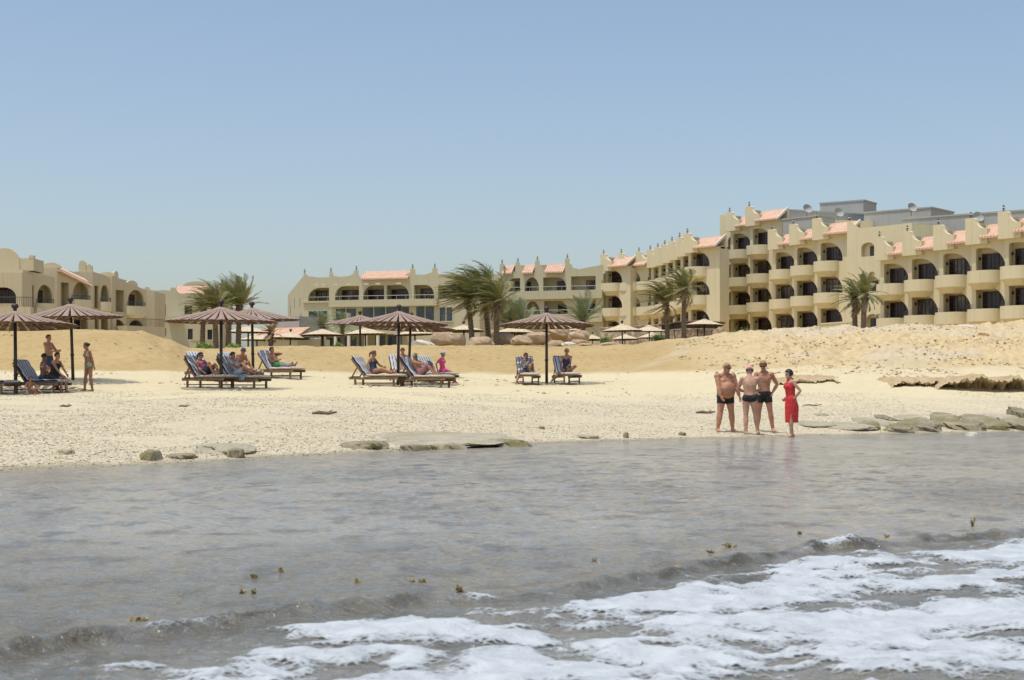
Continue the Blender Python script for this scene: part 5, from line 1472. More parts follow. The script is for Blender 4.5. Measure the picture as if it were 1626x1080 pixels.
# loose pebbles and broken shell on the lower beach, clods on the bank
def scatter(n, upx, dr, size, accept, seed, name, mat, squash=0.55):
    r = np.random.default_rng(seed)
    px = r.uniform(upx[0], upx[1], n * 3); d = r.uniform(dr[0], dr[1], n * 3); x = (px - CX) / F * d
    z, hi, ro, be, bz, _ = ground_full(x, d); ok = accept(x, d, bz, ro, px, hi); ok &= np.cumsum(ok) <= n
    x, d, z = x[ok], d[ok], z[ok]; k = len(x)
    s = size[0] * (size[1] / size[0]) ** (r.random(k) ** 2.2)
    base = np.array([(1, 0, 0), (0.3, 0.95, 0), (-0.8, 0.6, 0), (-0.8, -0.6, 0), (0.3, -0.95, 0), (0.1, 0.1, 1), (0, 0, -0.6)], float)
    V = np.empty((k, 7, 3)); a = r.uniform(0, 2 * PI, k); c, sn = np.cos(a), np.sin(a); j = base[None] * r.uniform(0.7, 1.3, (k, 7, 3))
    V[..., 0] = (j[..., 0] * c[:, None] - j[..., 1] * sn[:, None]) * s[:, None] + x[:, None]
    V[..., 1] = (j[..., 0] * sn[:, None] + j[..., 1] * c[:, None]) * s[:, None] * 0.8 + d[:, None]
    V[..., 2] = j[..., 2] * s[:, None] * squash + z[:, None] + 0.2 * s[:, None]
    tri = np.array([(0, 1, 5), (1, 2, 5), (2, 3, 5), (3, 4, 5), (4, 0, 5), (1, 0, 6), (2, 1, 6), (3, 2, 6), (4, 3, 6), (0, 4, 6)])
    Fc = (tri[None] + (np.arange(k) * 7)[:, None, None]).reshape(-1, 3)
    me = bpy.data.meshes.new(name); me.vertices.add(k * 7); me.vertices.foreach_set('co', V.ravel()); me.loops.add(Fc.size); me.loops.foreach_set('vertex_index', Fc.ravel().astype(np.int32))
    me.polygons.add(len(Fc)); me.polygons.foreach_set('loop_start', np.arange(len(Fc)) * 3)
    at = me.attributes.new('tone', 'FLOAT', 'POINT'); at.data.foreach_set('value', np.repeat(r.random(k), 7).astype(np.float32))
    me.update(calc_edges=True); me.materials.append(mat)
    return tag(link(bpy.data.objects.new(name, me)), kind='stuff')
def tone_mat(name, stops):
    t = NT(name); t.set(t.ramp(t.attr('tone'), stops), 0.85); t.b.inputs['Specular IOR Level'].default_value = 0.2; return t.mat
M_PEB = tone_mat('pebble', [(0.0, (0.25, 0.215, 0.145)), (0.25, (0.48, 0.415, 0.29)), (0.6, (0.66, 0.58, 0.42)), (1.0, (0.84, 0.78, 0.64))])
M_CLOD = tone_mat('clod', [(0.0, (0.38, 0.26, 0.13)), (0.5, (0.56, 0.43, 0.25)), (1.0, (0.70, 0.59, 0.40))])
scatter(45000, (-60, 1700), (21, 54), (0.007, 0.028), lambda x, d, bz, ro, px, hi: (bz > 0.0) & (bz < 1.15) & (fbm(x * 0.25, d * 0.25, 3, 71) + 0.35 * (1 - bz) > -0.05), 5, 'beach_pebbles', M_PEB)
scatter(8000, (930, 1720), (55, 88), (0.012, 0.085), lambda x, d, bz, ro, px, hi: (ro > 0.1) & (fbm(x * 0.3, d * 0.22, 3, 73) + 0.45 * fbm(x * 1.9, d * 1.9, 2, 79) > -0.05), 6, 'bank_clods', M_CLOD, 0.7)
scatter(900, (-60, 1000), (54, 90), (0.02, 0.09), lambda x, d, bz, ro, px, hi: (bz > 1.0) & (fbm(x * 0.3, d * 0.3, 2, 75) > 0.1), 7, 'sand_clods', M_CLOD)

# drifting seaweed
M_WEED = simple('seaweed', (0.22, 0.155, 0.03), 0.5, 0.35, 14)
wl = [(1544, 835, 9, 22, 'dark upright seaweed sprig poking out of the water on the right'), (1160, 868, 18, 14, 'yellow seaweed tuft with several tips floating in the middle right'), (1127, 876, 9, 5, 'small seaweed scrap left of the yellow tuft'),
      (732, 952, 12, 10, 'forked yellow seaweed piece beside the breaking wave'), (672, 923, 7, 7, 'round brown seaweed bud in the calm water'), (653, 923, 7, 6, 'olive seaweed bud left of the round brown one'),
      (386, 941, 5, 6, 'left one of a pair of tiny seaweed tips'), (402, 941, 5, 7, 'right one of a pair of tiny seaweed tips'), (447, 908, 6, 4, 'tiny golden seaweed bit further out'), (404, 915, 12, 5, 'flat golden seaweed scrap'),
      (568, 925, 6, 4, 'tiny brown seaweed bit near the middle'), (1270, 849, 6, 5, 'small seaweed tip between the tuft and the right wave'), (1408, 853, 5, 4, 'tiny yellow seaweed near the right wave crest'), (215, 988, 26, 6, 'low seaweed strand just before the left wave crest'),
      (1028, 1058, 20, 7, 'golden seaweed caught in the foam at the bottom'), (945, 890, 6, 4, 'tiny seaweed speck left of the middle right tuft'), (1316, 855, 5, 5, 'tiny upright seaweed tip by the right wave')]
for i, (px, py, w, h, lab) in enumerate(wl):
    d = F * CH / (py + 1 - HY); x = (px - CX) / F * d; s = d / F; rr = random.Random(300 + i)
    z = float(water_height(np.array([x]), np.array([d]))[0]); m = MB()
    w *= 0.8; h *= 0.7
    for k in range(3 + int(w) // 5):
        bx_ = rr.uniform(-0.5, 0.5) * w * s; tip = Vector((bx_ + rr.gauss(0, 0.25) * w * s, rr.gauss(0, 0.02), h * s * rr.uniform(0.3, 0.9)))
        m.tube([(bx_ * 0.4, 0, -0.03), (bx_, rr.gauss(0, 0.01), h * s * 0.3), tip], [0.003, 0.004, 0.002], 5)
        for q in range(4):
            b = Vector((bx_, 0, h * s * 0.2)).lerp(tip, rr.random()); m.ball(b + Vector((rr.gauss(0, 0.006), rr.gauss(0, 0.006), 0)), (0.0045, 0.0045, 0.004), 6, 4)
            v = Vector((rr.gauss(0, 1), rr.gauss(0, 1), rr.gauss(0.4, 0.5))).normalized() * 0.022; u = v.orthogonal().normalized() * 0.006
            m.add([b, b + v * 0.5 + u, b + v, b + v * 0.5 - u], [(0, 1, 2, 3)])
    o = m.build('seaweed', M_WEED); o.location = (x, d, z); tag(o, lab, 'seaweed', 'scraps of drifting seaweed')
# ------------------------------------------------------------------ people
def skin_mat(name, col):
    t = NT(name); n = t.noise(t.coord('Object'), 9.0, 4)
    t.set(t.ramp(n, [(0.3, tuple(c * 0.74 for c in col)), (0.7, tuple(min(1, c * 1.12) for c in col))]), 0.5)
    t.b.inputs['Specular IOR Level'].default_value = 0.35
    t.b.inputs['Subsurface Weight'].default_value = 0.08; t.b.inputs['Subsurface Radius'].default_value = (0.02, 0.008, 0.004); t.b.inputs['Subsurface Scale'].default_value = 0.5
    return t.mat
S_RED = skin_mat('sunburnt_skin', (0.50, 0.245, 0.15)); S_TAN = skin_mat('tanned_skin', (0.40, 0.205, 0.12)); S_FAIR = skin_mat('fair_skin', (0.56, 0.33, 0.225)); S_DARK = skin_mat('dark_tanned_skin', (0.24, 0.115, 0.065))
M_EYE = simple('eye_dark', (0.03, 0.022, 0.02), 0.3); M_LIP = simple('lip', (0.34, 0.12, 0.09), 0.5)
def cloth(name, col, rough=0.8, var=0.15): return simple(name, col, rough, var, 14, 0.3, dist=0.01)
C_BLACK = cloth('black_cloth', (0.016, 0.016, 0.019)); C_RED = cloth('red_dress', (0.62, 0.035, 0.035), 0.7, 0.25); C_PINKCAP = cloth('pink_cap', (0.70, 0.30, 0.36)); C_PINK = cloth('hot_pink', (0.80, 0.09, 0.28))
C_ROSE = cloth('dusty_pink', (0.52, 0.14, 0.24)); C_WHITE = cloth('white_cloth', (0.66, 0.64, 0.62)); C_GREY = cloth('grey_cloth', (0.42, 0.40, 0.40), 0.9, 0.3); C_GREEN = cloth('green_cloth', (0.035, 0.20, 0.06), 0.8, 0.5)
C_NAVY = cloth('navy_cloth', (0.035, 0.05, 0.10), 0.7, 0.4); C_LAV = cloth('lavender_cloth', (0.50, 0.42, 0.62)); C_MAUVE = cloth('mauve_cloth', (0.33, 0.16, 0.18), 0.9, 0.3)
def pattern(name, cols, sc):
    t = NT(name); n = t.noise(t.coord('Object'), sc, 2); t.set(t.ramp(n, [(0.36, cols[0]), (0.46, cols[1]), (0.54, cols[2]), (0.62, cols[0])], 'CONSTANT'), 0.8); return t.mat
C_BIKINI = pattern('patterned_bikini', ((0.50, 0.48, 0.36), (0.12, 0.22, 0.14), (0.30, 0.40, 0.26)), 26); C_CHECK = pattern('patterned_cloth', ((0.30, 0.32, 0.34), (0.05, 0.06, 0.09), (0.55, 0.55, 0.52)), 22)
H_BLOND = simple('blond_hair', (0.36, 0.235, 0.10), 0.6, 0.35, 30, 0.6); H_DARK = simple('dark_hair', (0.022, 0.015, 0.012), 0.45, 0.4, 30, 0.6); H_BROWN = simple('brown_hair', (0.085, 0.045, 0.025), 0.5, 0.35, 30, 0.6); H_GREY = simple('grey_hair', (0.30, 0.29, 0.27), 0.6, 0.3, 30, 0.6)
M_SHADES = simple('sunglass_lens', (0.012, 0.012, 0.014), 0.08)

def fuse(mb, voxel, it, name):
    me = mb.mesh('tmp'); o = bpy.data.objects.new('tmp', me); link(o)
    r = o.modifiers.new('r', 'REMESH'); r.mode = 'VOXEL'; r.voxel_size = voxel; r.use_smooth_shade = True
    if it: s = o.modifiers.new('s', 'SMOOTH'); s.factor = 0.5; s.iterations = it
    dg = bpy.context.evaluated_depsgraph_get(); out = bpy.data.meshes.new_from_object(o.evaluated_get(dg)); out.name = name
    bpy.data.objects.remove(o); bpy.data.meshes.remove(me)
    out.polygons.foreach_set('use_smooth', [True] * len(out.polygons)); out.materials.clear()
    return out
def V(*a): return Vector(a)
def ik(a, c, l1, l2, pole):
    d = c - a; L = min(d.length, (l1 + l2) * 0.999); u = d.normalized(); x = (l1 * l1 - l2 * l2 + L * L) / (2 * L); h = math.sqrt(max(0, l1 * l1 - x * x))
    p = (pole - u * pole.dot(u)); p = p.normalized() if p.length > 1e-4 else u.orthogonal().normalized()
    return a + u * x + p * h, a + u * L
def limb(m, pts, rads, n=12):
    m.tube(pts, rads, n); m.ball(pts[0], rads[0] * 0.99, 10, 8); m.ball(pts[-1], rads[-1] * 0.99, 10, 8)
def ring(c, ax, fw, rx, ry, n=22):
    return [c + ax * (math.copysign(abs(math.cos(q)) ** 0.85, math.cos(q)) * rx) + fw * (math.copysign(abs(math.sin(q)) ** 0.9, math.sin(q)) * ry) for q in [2 * PI * k / n for k in range(n)]]

POSES = dict(
    stand=dict(pel=(0, 0, .93), chest=(0, .0, 1.27), nk=(0, .025, 1.475), hd=(0, -.01, 1.63), aL=(.13, .02, .07), aR=(-.13, .02, .07), wL=(.29, -.06, .80), wR=(-.29, -.06, .80)),
    recline=dict(pel=(0, .20, .535), chest=(0, .40, .79), nk=(0, .52, .98), hd=(0, .50, 1.135), aL=(.10, -.64, .49), aR=(-.10, -.64, .49), wL=(.20, -.02, .60), wR=(-.20, -.02, .60), kpL=(.1, 0, 1), kpR=(-.1, 0, 1)),
    sit=dict(pel=(0, .10, .54), chest=(0, .12, .88), nk=(0, .11, 1.085), hd=(0, .07, 1.24), aL=(.10, -.38, .07), aR=(-.10, -.38, .07), wL=(.16, -.28, .60), wR=(-.16, -.28, .60), kpL=(0, -1, .5), kpR=(0, -1, .5)))

def torso_rings(J, g, female, belly, off=0.0, z0=-1, z1=99):
    """rings of the trunk from crotch to neck; z0, z1 limit the range on a 0..1 scale"""
    pel, chest, nk = J['pel'], J['chest'], J['nk']
    pts = [pel - (chest - pel).normalized() * 0.10, pel - (chest - pel).normalized() * 0.02, pel.lerp(chest, 0.22), pel.lerp(chest, 0.48), pel.lerp(chest, 0.75), chest, chest.lerp(nk, 0.35), chest.lerp(nk, 0.62), chest.lerp(nk, 0.84), nk]
    if female: rad = [(.10, .085), (.172, .118), (.165, .112), (.132, .092), (.140, .098), (.152, .108), (.160, .100), (.150, .082), (.098, .066), (.055, .055)]
    else: rad = [(.10, .085), (.160, .118), (.158, .112), (.150, .104), (.160, .108), (.178, .118), (.188, .112), (.172, .092), (.110, .072), (.062, .060)]
    ts = [0, .08, .2, .34, .5, .66, .76, .86, .94, 1.0]; out = []
    for i, p in enumerate(pts):
        if not (z0 <= ts[i] <= z1): continue
        t = ts[i]; ax = (J['hax'] * (1 - t) + J['sax'] * t).normalized()
        tg = (pts[min(i + 1, 9)] - pts[max(i - 1, 0)]).normalized(); fw = ax.cross(tg).normalized()
        fw = fw if fw.dot(J['fw']) > 0 else -fw
        w = math.exp(-((t - 0.34) / 0.24) ** 2); gg = 1 + (g - 1) * (1.0 if t < .8 else 0.5 if t < .92 else 0.35)
        rx, ry = rad[i][0] * gg, rad[i][1] * gg
        c = p + fw * belly * w * 0.30; ry += belly * w * 0.36; rx += belly * w * 0.30
        out.append(ring(c, ax, fw, rx + off, ry + off))
    return out
def hand(m, w, d, n, side, curl=0.5, k=1.0):
    """palm, four fingers of different length with knuckle bends, thumb at the side; d along the fingers, n out of the palm"""
    d = d.normalized(); n = (n - d * n.dot(d)).normalized(); s = d.cross(n) * side
    Mx = Matrix((s, d, n)).transposed().to_4x4()
    m.ball(w + d * 0.045 * k, (0.040 * k, 0.055 * k, 0.019 * k), 10, 8, 0, Mx)
    for i, L in enumerate((0.072, 0.082, 0.077, 0.060)):
        b = w + d * 0.085 * k + s * (0.030 - 0.020 * i) * k; a = curl * (0.7 + 0.12 * i); pts = [b - d * 0.02 * k, b]; dd = d.copy()
        for q in range(3):
            dd = (dd * math.cos(a * 0.7) + n * math.sin(a * 0.7)).normalized(); nn = n; pts.append(pts[-1] + dd * L * k / 3)
        limb(m, pts, [0.0105 * k, 0.0105 * k, 0.0098 * k, 0.009 * k, 0.008 * k], 7)
    b = w + d * 0.028 * k + s * 0.030 * k; q = (s * 0.75 + d * 0.6 + n * 0.35).normalized()
    limb(m, [b, b + q * 0.032 * k, b + (q + d * 0.3 + n * 0.2).normalized() * 0.064 * k], [0.014 * k, 0.0125 * k, 0.0095 * k], 7)
def foot(m, a, toe, k=1.0):
    toe = Vector((toe.x, toe.y, toe.z)).normalized(); up = Vector((0, 0, 1)); up = (up - toe * up.dot(toe)); up = up.normalized() if up.length > 1e-3 else Vector((0, -1, 0)); s = toe.cross(up)
    rings = []
    for t, w, h, c in ((-0.065, .018, .018, -.03), (-0.05, .032, .036, -.03), (0.0, .036, .045, -.022), (0.06, .040, .034, -.035), (0.12, .045, .022, -.048), (0.165, .042, .015, -.054), (0.19, .026, .010, -.058)):
        rings.append([a + toe * t * k + up * (c + math.sin(q) * h) * k + s * math.cos(q) * w * k for q in [2 * PI * j / 12 for j in range(12)]])
    m.loft(rings)
def person(loc, rz, label, pose, skin, hair, scale=1.0, girth=1.0, female=False, belly=0.0, clothes=(), hairstyle='short', look=(0, -1, 0), voxel=0.0085, extras=(), legs=1.0, **over):
    o = thing('person', label, 'person', loc, rz); o.scale = (scale,) * 3
    J = {k: Vector(v) for k, v in {**POSES[pose], **over}.items() if k not in ('curlL', 'curlR')}
    yaw = over.get('twist', None)
    J['hax'] = Vector((1, 0, 0)); J['fw'] = Vector((0, -1, 0))
    sx = J.pop('sax', None); J['sax'] = (sx or Vector((1, 0, 0))).normalized()
    sw = 0.185 if not female else 0.155; sw *= 1 + (girth - 1) * 0.75
    up_t = (J['nk'] - J['chest']).normalized(); shc = J['nk'] - up_t * 0.055
    hw = 0.088 * (1 + (girth - 1) * 0.6)
    m = MB(); m.loft(torso_rings(J, girth, female, belly))
    Hd = J['hd']; f = Vector(look).normalized(); neck_up = (Hd - J['nk']).normalized(); u = (neck_up * 0.5 + Vector((0, 0, 1))); u = (u - f * u.dot(f)).normalized(); s = f.cross(u)
    HM = Matrix((s, f, u)).transposed().to_4x4()
    if belly > 0.08:
        m.ball(J['pel'].lerp(J['chest'], 0.52) + J['fw'] * (0.055 + belly * 0.42), (0.175, 0.085 + belly * 0.42, 0.185), 18, 14)
        for sd in (-1, 1): m.ball(J['chest'].lerp(J['nk'], 0.12) + J['sax'] * sd * 0.095 + J['fw'] * 0.115, (0.085, 0.05, 0.07), 12, 8)
    tubes = {}
    for sd, L in ((1, 'L'), (-1, 'R')):
        sh = shc + J['sax'] * sd * sw; hp = J['pel'] + J['hax'] * sd * hw - Vector((0, 0, 0.01))
        el, wr = ik(sh, J['w' + L], 0.295, 0.255, J.get('ep' + L, Vector((sd * 0.5, 1, -0.4))))
        kn, an = ik(hp, J['a' + L], 0.435 * legs, 0.42 * legs, J.get('kp' + L, Vector((0.08 * sd, -1, 0.1))))
        ag = (1 + (girth - 1) * 0.8) * (0.90 if female else 1.12); lg = (1 + (girth - 1) * 0.55) * (1.06 if female else 1.14)
        m.ball(sh, (0.064 * ag, 0.062 * ag, 0.064 * ag), 12, 8); m.tube([J['nk'] + neck_up * 0.035 + J['sax'] * sd * 0.01, shc + J['sax'] * sd * sw * 0.55 + up_t * 0.012, sh], [0.045, 0.05 * ag, 0.052 * ag], 10)
        limb(m, [shc + J['sax'] * sd * sw * 0.55, sh, sh.lerp(el, 0.35), sh.lerp(el, 0.75), el, el.lerp(wr, 0.25), el.lerp(wr, 0.7), wr], [0.055 * ag, 0.060 * ag, 0.053 * ag, 0.044 * ag, 0.038 * ag, 0.043 * ag, 0.034 * ag, 0.026 * min(ag, 1.1)])
        limb(m, [J['pel'].lerp(hp, 0.7), hp, hp.lerp(kn, 0.25), hp.lerp(kn, 0.65), kn, kn.lerp(an, 0.28), kn.lerp(an, 0.65), an], [0.095 * lg, 0.092 * lg, 0.087 * lg, 0.068 * lg, 0.054 * lg, 0.060 * lg, 0.045 * lg, 0.036 * min(lg, 1.15)])
        calf = (an - kn).normalized(); bk = Vector((0, 1, 0)); bk = bk - calf * bk.dot(calf); m.ball(kn.lerp(an, 0.27) + bk.normalized() * 0.016, (0.046 * lg, 0.046 * lg, 0.09), 10, 8, 0, calf.to_track_quat('Z', 'Y').to_matrix().to_4x4())
        gl = Vector((0, 1, 0)) - (kn - hp).normalized() * 0.25; m.ball(hp + gl * 0.045 + Vector((0, 0, 0.0)), (0.085 * lg, 0.082 * lg, 0.088 * lg), 12, 8)
        hd_dir = J.get('hd' + L, (wr - el).normalized()); hn = J.get('hn' + L, Vector((-sd, -0.3, 0)))
        hand(m, wr, hd_dir, hn, -sd, over.get('curl' + L, 0.45))
        if 'toe' + L in J: td = J['toe' + L]
        elif abs((an - kn).normalized().z) > 0.5: td = Vector((0.22 * sd, -1, -0.02))
        else: td = Vector((0.1 * sd, -0.45, 1))
        foot(m, an, td)
        tubes[L] = (sh, el, wr, hp, kn, an, lg, ag)
        if female:
            fwd = (J['sax'].cross((J['nk'] - J['pel']).normalized())); fwd = fwd if fwd.dot(J['fw']) > 0 else -fwd
            J['bust' + L] = J['chest'].lerp(J['nk'], 0.18) + J['sax'] * sd * 0.068 + fwd * 0.088; m.ball(J['bust' + L], (0.060, 0.052, 0.060), 12, 8)
        elif belly < 0.05:
            fwd = (J['sax'].cross((J['nk'] - J['pel']).normalized())); fwd = fwd if fwd.dot(J['fw']) > 0 else -fwd
            m.ball(J['chest'].lerp(J['nk'], 0.25) + J['sax'] * sd * 0.08 * girth + fwd * 0.075 * girth, (0.075, 0.035, 0.055), 12, 8)
    limb(m, [J['nk'] - up_t * 0.05, J['nk'] + neck_up * 0.02, Hd - u * 0.045 - f * 0.012], [0.07 * (1 + (girth - 1) * 0.7), 0.056 * (1 + (girth - 1) * 0.9), 0.054 * (1 + (girth - 1) * 0.8)])
    hk = 1 + (girth - 1) * 0.25 + 0.04
    m.ball(Hd + u * 0.022 - f * 0.008, (0.073 * hk, 0.092, 0.098), 16, 12, 0, HM)
    m.ball(Hd - u * 0.052 + f * 0.026, (0.056 * hk, 0.058, 0.062), 14, 10, 0, HM)
    m.ball(Hd - u * 0.092 + f * 0.058, (0.024, 0.022, 0.018), 10, 8, 0, HM)
    m.tube([Hd + u * 0.018 + f * 0.080, Hd - u * 0.018 + f * 0.105, Hd - u * 0.026 + f * 0.094], [0.010, 0.017, 0.015], 8)
    m.ball(Hd + u * 0.026 + f * 0.078, (0.050, 0.012, 0.009), 10, 6, 0, HM)
    m.ball(Hd - u * 0.058 + f * 0.080, (0.026, 0.013, 0.011), 10, 6, 0, HM)
    for sd in (-1, 1): m.ball(Hd + s * 0.076 * hk * sd - u * 0.008 - f * 0.01, (0.011, 0.022, 0.032), 8, 6, 0, HM)
    me = fuse(m, voxel, 7, 'body'); me.materials.append(skin); me.materials.append(M_EYE); me.materials.append(M_LIP)
    if voxel < 0.02:
        eyes = [Hd + s * 0.031 * sd + u * 0.008 + f * 0.080 for sd in (-1, 1)]; mouth = Hd - u * 0.058 + f * 0.090
        n = len(me.polygons); cs = np.empty(n * 3); me.polygons.foreach_get('center', cs); cs = cs.reshape(-1, 3); mi = np.zeros(n, np.int32)
        for e in eyes: mi[np.linalg.norm((cs - np.array(e)) * 1.0, axis=1) < 0.017] = 1
        dv = cs - np.array(mouth); mi[(np.abs(dv @ np.array(u)) < 0.010) & (np.abs(dv @ np.array(s)) < 0.026) & (np.abs(dv @ np.array(f)) < 0.03)] = 2
        me.polygons.foreach_set('material_index', mi)
    b = inst('body', me, o)
    # hair
    if hair:
        bm = bmesh.new(); bmesh.ops.create_icosphere(bm, subdivisions=4, radius=1.0); kill = []
        for v in bm.verts:
            c = v.co; lowback = -0.55 if hairstyle in ('bob', 'long') else -0.32
            side_z = -0.15 if hairstyle in ('short', 'crop', 'bun', 'pony') else -0.6
            lim = 0.42 if c.y > 0.35 else (side_z if c.y > -0.15 else lowback)
            if c.y > 0.35: lim = 0.42 + 0.15 * (0.5 - abs(c.x))
            if c.z < lim: kill.append(v)
            th = 1.0 + (0.05 if hairstyle == 'crop' else 0.10) + 0.035 * math.sin(c.x * 17 + c.z * 11) * math.cos(c.y * 13)
            p = Vector((c.x * 0.075 * hk * th, c.y * 0.094 * th, c.z * 0.100 * th)); v.co = Hd + u * 0.022 - f * 0.008 + (HM.to_3x3() @ p)
        bmesh.ops.delete(bm, geom=kill, context='VERTS'); hm = bpy.data.meshes.new('hair'); bm.to_mesh(hm); bm.free(); hm.materials.append(hair)
        hm.polygons.foreach_set('use_smooth', [True] * len(hm.polygons)); ho = inst('hair', hm, o)
        sdm = ho.modifiers.new('thick', 'SOLIDIFY'); sdm.thickness = 0.012; sdm.offset = 1
        if hairstyle in ('bun', 'pony'):
            q = MB(); c = Hd + u * 0.06 - f * 0.115
            if hairstyle == 'bun': q.ball(c, (0.045, 0.045, 0.045), 12, 8)
            else: q.tube([Hd + u * 0.05 - f * 0.09, c, c - f * 0.045 - u * 0.08, c - f * 0.03 - u * 0.2], [0.03, 0.036, 0.034, 0.012], 9)
            q.build('hair_bun', hair, ho, True)
        if hairstyle == 'long':
            q = MB(); q.loft([[Hd + s * math.cos(a) * w - f * (0.06 + dy + 0.03 * math.sin(a)) - u * z for a in [2 * PI * k / 14 for k in range(14)]] for z, w, dy in ((-0.04, .06, .02), (0.05, .075, .015), (0.14, .07, .01), (0.22, .04, .01))]); q.build('hair_length', hair, ho, True)
    # clothes
    for c in clothes:
        kind, mat = c[0], c[1]; q = MB(); off = 0.013
        if kind in ('trunks', 'briefs', 'shorts', 'skirt', 'trousers'):
            top = 0.2 if kind != 'skirt' else 0.34
            q.loft(torso_rings(J, girth, female, belly * (0.3 if kind != 'skirt' else 1), off, -1, top))
            for sd, L in ((1, 'L'), (-1, 'R')):
                sh, el, wr, hp, kn, an, lg, ag = tubes[L]
                gl = Vector((0, 1, 0)) - (kn - hp).normalized() * 0.25; q.ball(hp + gl * 0.045, (0.085 * lg + off * 0.6, 0.082 * lg + off * 0.6, 0.088 * lg + off * 0.6), 12, 8)
                e = {'briefs': 0.04, 'trunks': 0.46, 'shorts': 0.72, 'skirt': 0.9, 'trousers': 1.0}[kind]
                if kind == 'briefs': q.ball(hp, 0.096 * lg, 12, 8)
                else:
                    fl = 1.12 if kind in ('shorts', 'skirt') else 1.0
                    q.tube([J['pel'].lerp(hp, 0.7), hp, hp.lerp(kn, e * 0.5), hp.lerp(kn, min(e, 1))], [0.095 * lg + off, 0.092 * lg + off, (0.082 * lg + off) * fl, ((0.092 - 0.036 * e) * lg + off) * fl], 14)
                    if kind == 'trousers': q.tube([kn, kn.lerp(an, 0.5), kn.lerp(an, 0.9)], [0.066 * lg, 0.066 * lg, 0.054 * lg], 12)
            nm = {'skirt': 'skirt', 'briefs': 'swim_briefs', 'trunks': 'swim_trunks', 'shorts': 'shorts', 'trousers': 'trousers'}[kind]
        elif kind in ('top', 'shirt', 'swimsuit'):
            q.loft(torso_rings(J, girth, female, belly, 0.013, -1 if kind == 'swimsuit' else 0.15, 0.87 if kind != 'swimsuit' else 0.80))
            if female:
                for L in 'LR': q.ball(J['bust' + L], 0.066, 12, 8)
            for sd, L in ((1, 'L'), (-1, 'R')):
                sh, el, wr, hp, kn, an, lg, ag = tubes[L]
                if kind == 'shirt': q.tube([shc + J['sax'] * sd * sw * 0.5, sh, sh.lerp(el, 0.6)], [0.068 * ag, 0.078 * ag, 0.072 * ag], 12); q.ball(sh, 0.078 * ag, 10, 8)
                else: q.tube([J['chest'].lerp(J['nk'], .3) + J['sax'] * sd * 0.09 + J['fw'] * 0.1, shc + J['sax'] * sd * 0.09 + up_t * 0.035, J['chest'].lerp(J['nk'], .3) + J['sax'] * sd * 0.09 - J['fw'] * 0.09], 0.018, 8)
                if kind == 'swimsuit': q.ball(hp, 0.094 * lg, 12, 8)
            nm = {'top': 'top', 'shirt': 'shirt', 'swimsuit': 'swimsuit'}[kind]
        elif kind == 'bikini_top':
            for sd, L in ((1, 'L'), (-1, 'R')):
                q.ball(J['bust' + L] + J['fw'] * 0.008, (0.060, 0.056, 0.058), 12, 8); q.tube([J['bust' + L] + V(0, 0, .03), J['nk'] + J['sax'] * sd * 0.06 + J['fw'] * 0.03, J['nk'] - J['fw'] * 0.06], 0.011, 6)
            q.loft(torso_rings(J, girth, female, belly, 0.008, 0.65, 0.70) + [[p + up_t * 0.03 for p in torso_rings(J, girth, female, belly, 0.008, 0.65, 0.70)[0]]]); nm = 'bikini_top'
        elif kind == 'dress':
            R = torso_rings(J, girth, female, belly, 0.02, 0.1, 0.87); hem = J['pel'] + V(0, 0.0, -0.50); low = []
            for k, (dz, w, dd) in enumerate(((-0.55, .140, .165), (-0.40, .155, .170), (-0.14, .185, .175))):
                low.append([J['pel'] + V(math.cos(a) * w * (1 + 0.06 * math.sin(a * 5 + k)), math.sin(a) * dd * (1 + 0.06 * math.cos(a * 4)) + 0.02, dz) for a in [-2 * PI * j / 22 for j in range(22)]])
            q.loft(low + R)
            for L in 'LR': q.ball(J['bust' + L], 0.068, 12, 8)
            q.tube([J['chest'].lerp(J['nk'], .5) + J['fw'] * 0.08, J['nk'] + J['fw'] * 0.07 + V(0, 0, .03), J['nk'] + V(0, 0.065, .03)], [0.05, 0.03, 0.028], 8)
            for sd in (-1, 1): q.tube([J['nk'] + J['fw'] * 0.06 + V(0, 0, .02), J['nk'] + V(sd * 0.06, 0, 0.035), J['nk'] + V(0, .066, .035)], 0.022, 8)
            nm = 'dress'
        elif kind == 'wrap':
            for sd, L in ((1, 'L'), (-1, 'R')):
                sh, el, wr, hp, kn, an, lg, ag = tubes[L]; q.tube([hp, hp.lerp(kn, 0.5), kn, kn.lerp(an, 0.4)], [0.115, 0.105, 0.085, 0.075], 12)
            q.loft(torso_rings(J, girth, female, belly, 0.02, -1, 0.34)); nm = 'wrap'
        elif kind == 'cap':
            q.lathe([(0.0, 0.105), (0.05, 0.10), (0.085, 0.07), (0.10, 0.02), (0.103, -0.005), (0.095, -0.005), (0.09, 0.02), (0.0, 0.09)], 20, 0, Matrix.Translation(Hd + u * 0.048 - f * 0.008) @ HM)
            fr = c[2] if len(c) > 2 else 0.07
            q.loft([[Hd + u * (0.045 - 0.02 * t) + f * (0.06 + fr * t) + s * x * (0.085 - 0.025 * t * abs(x)) + u * dz for x, dz in ((-1, 0), (-.5, .012), (0, .016), (.5, .012), (1, 0), (.5, .004), (0, .008), (-.5, .004))] for t in (0, .5, 1)])
            q.build('cap', mat, o, True, fix=True); continue
        elif kind == 'sunglasses':
            for sd in (-1, 1):
                q.ball(Hd + s * 0.034 * sd + u * 0.010 + f * 0.095, (0.029, 0.010, 0.021), 12, 8, 0, HM); q.tube([Hd + s * 0.06 * sd + u * 0.015 + f * 0.088, Hd + s * 0.083 * hk * sd + u * 0.012 - f * 0.01], 0.005, 5)
            q.tube([Hd + s * 0.01 + u * 0.016 + f * 0.104, Hd - s * 0.01 + u * 0.016 + f * 0.104], 0.005, 5); q.build('sunglasses', mat, o, True); continue
        elif kind == 'headband':
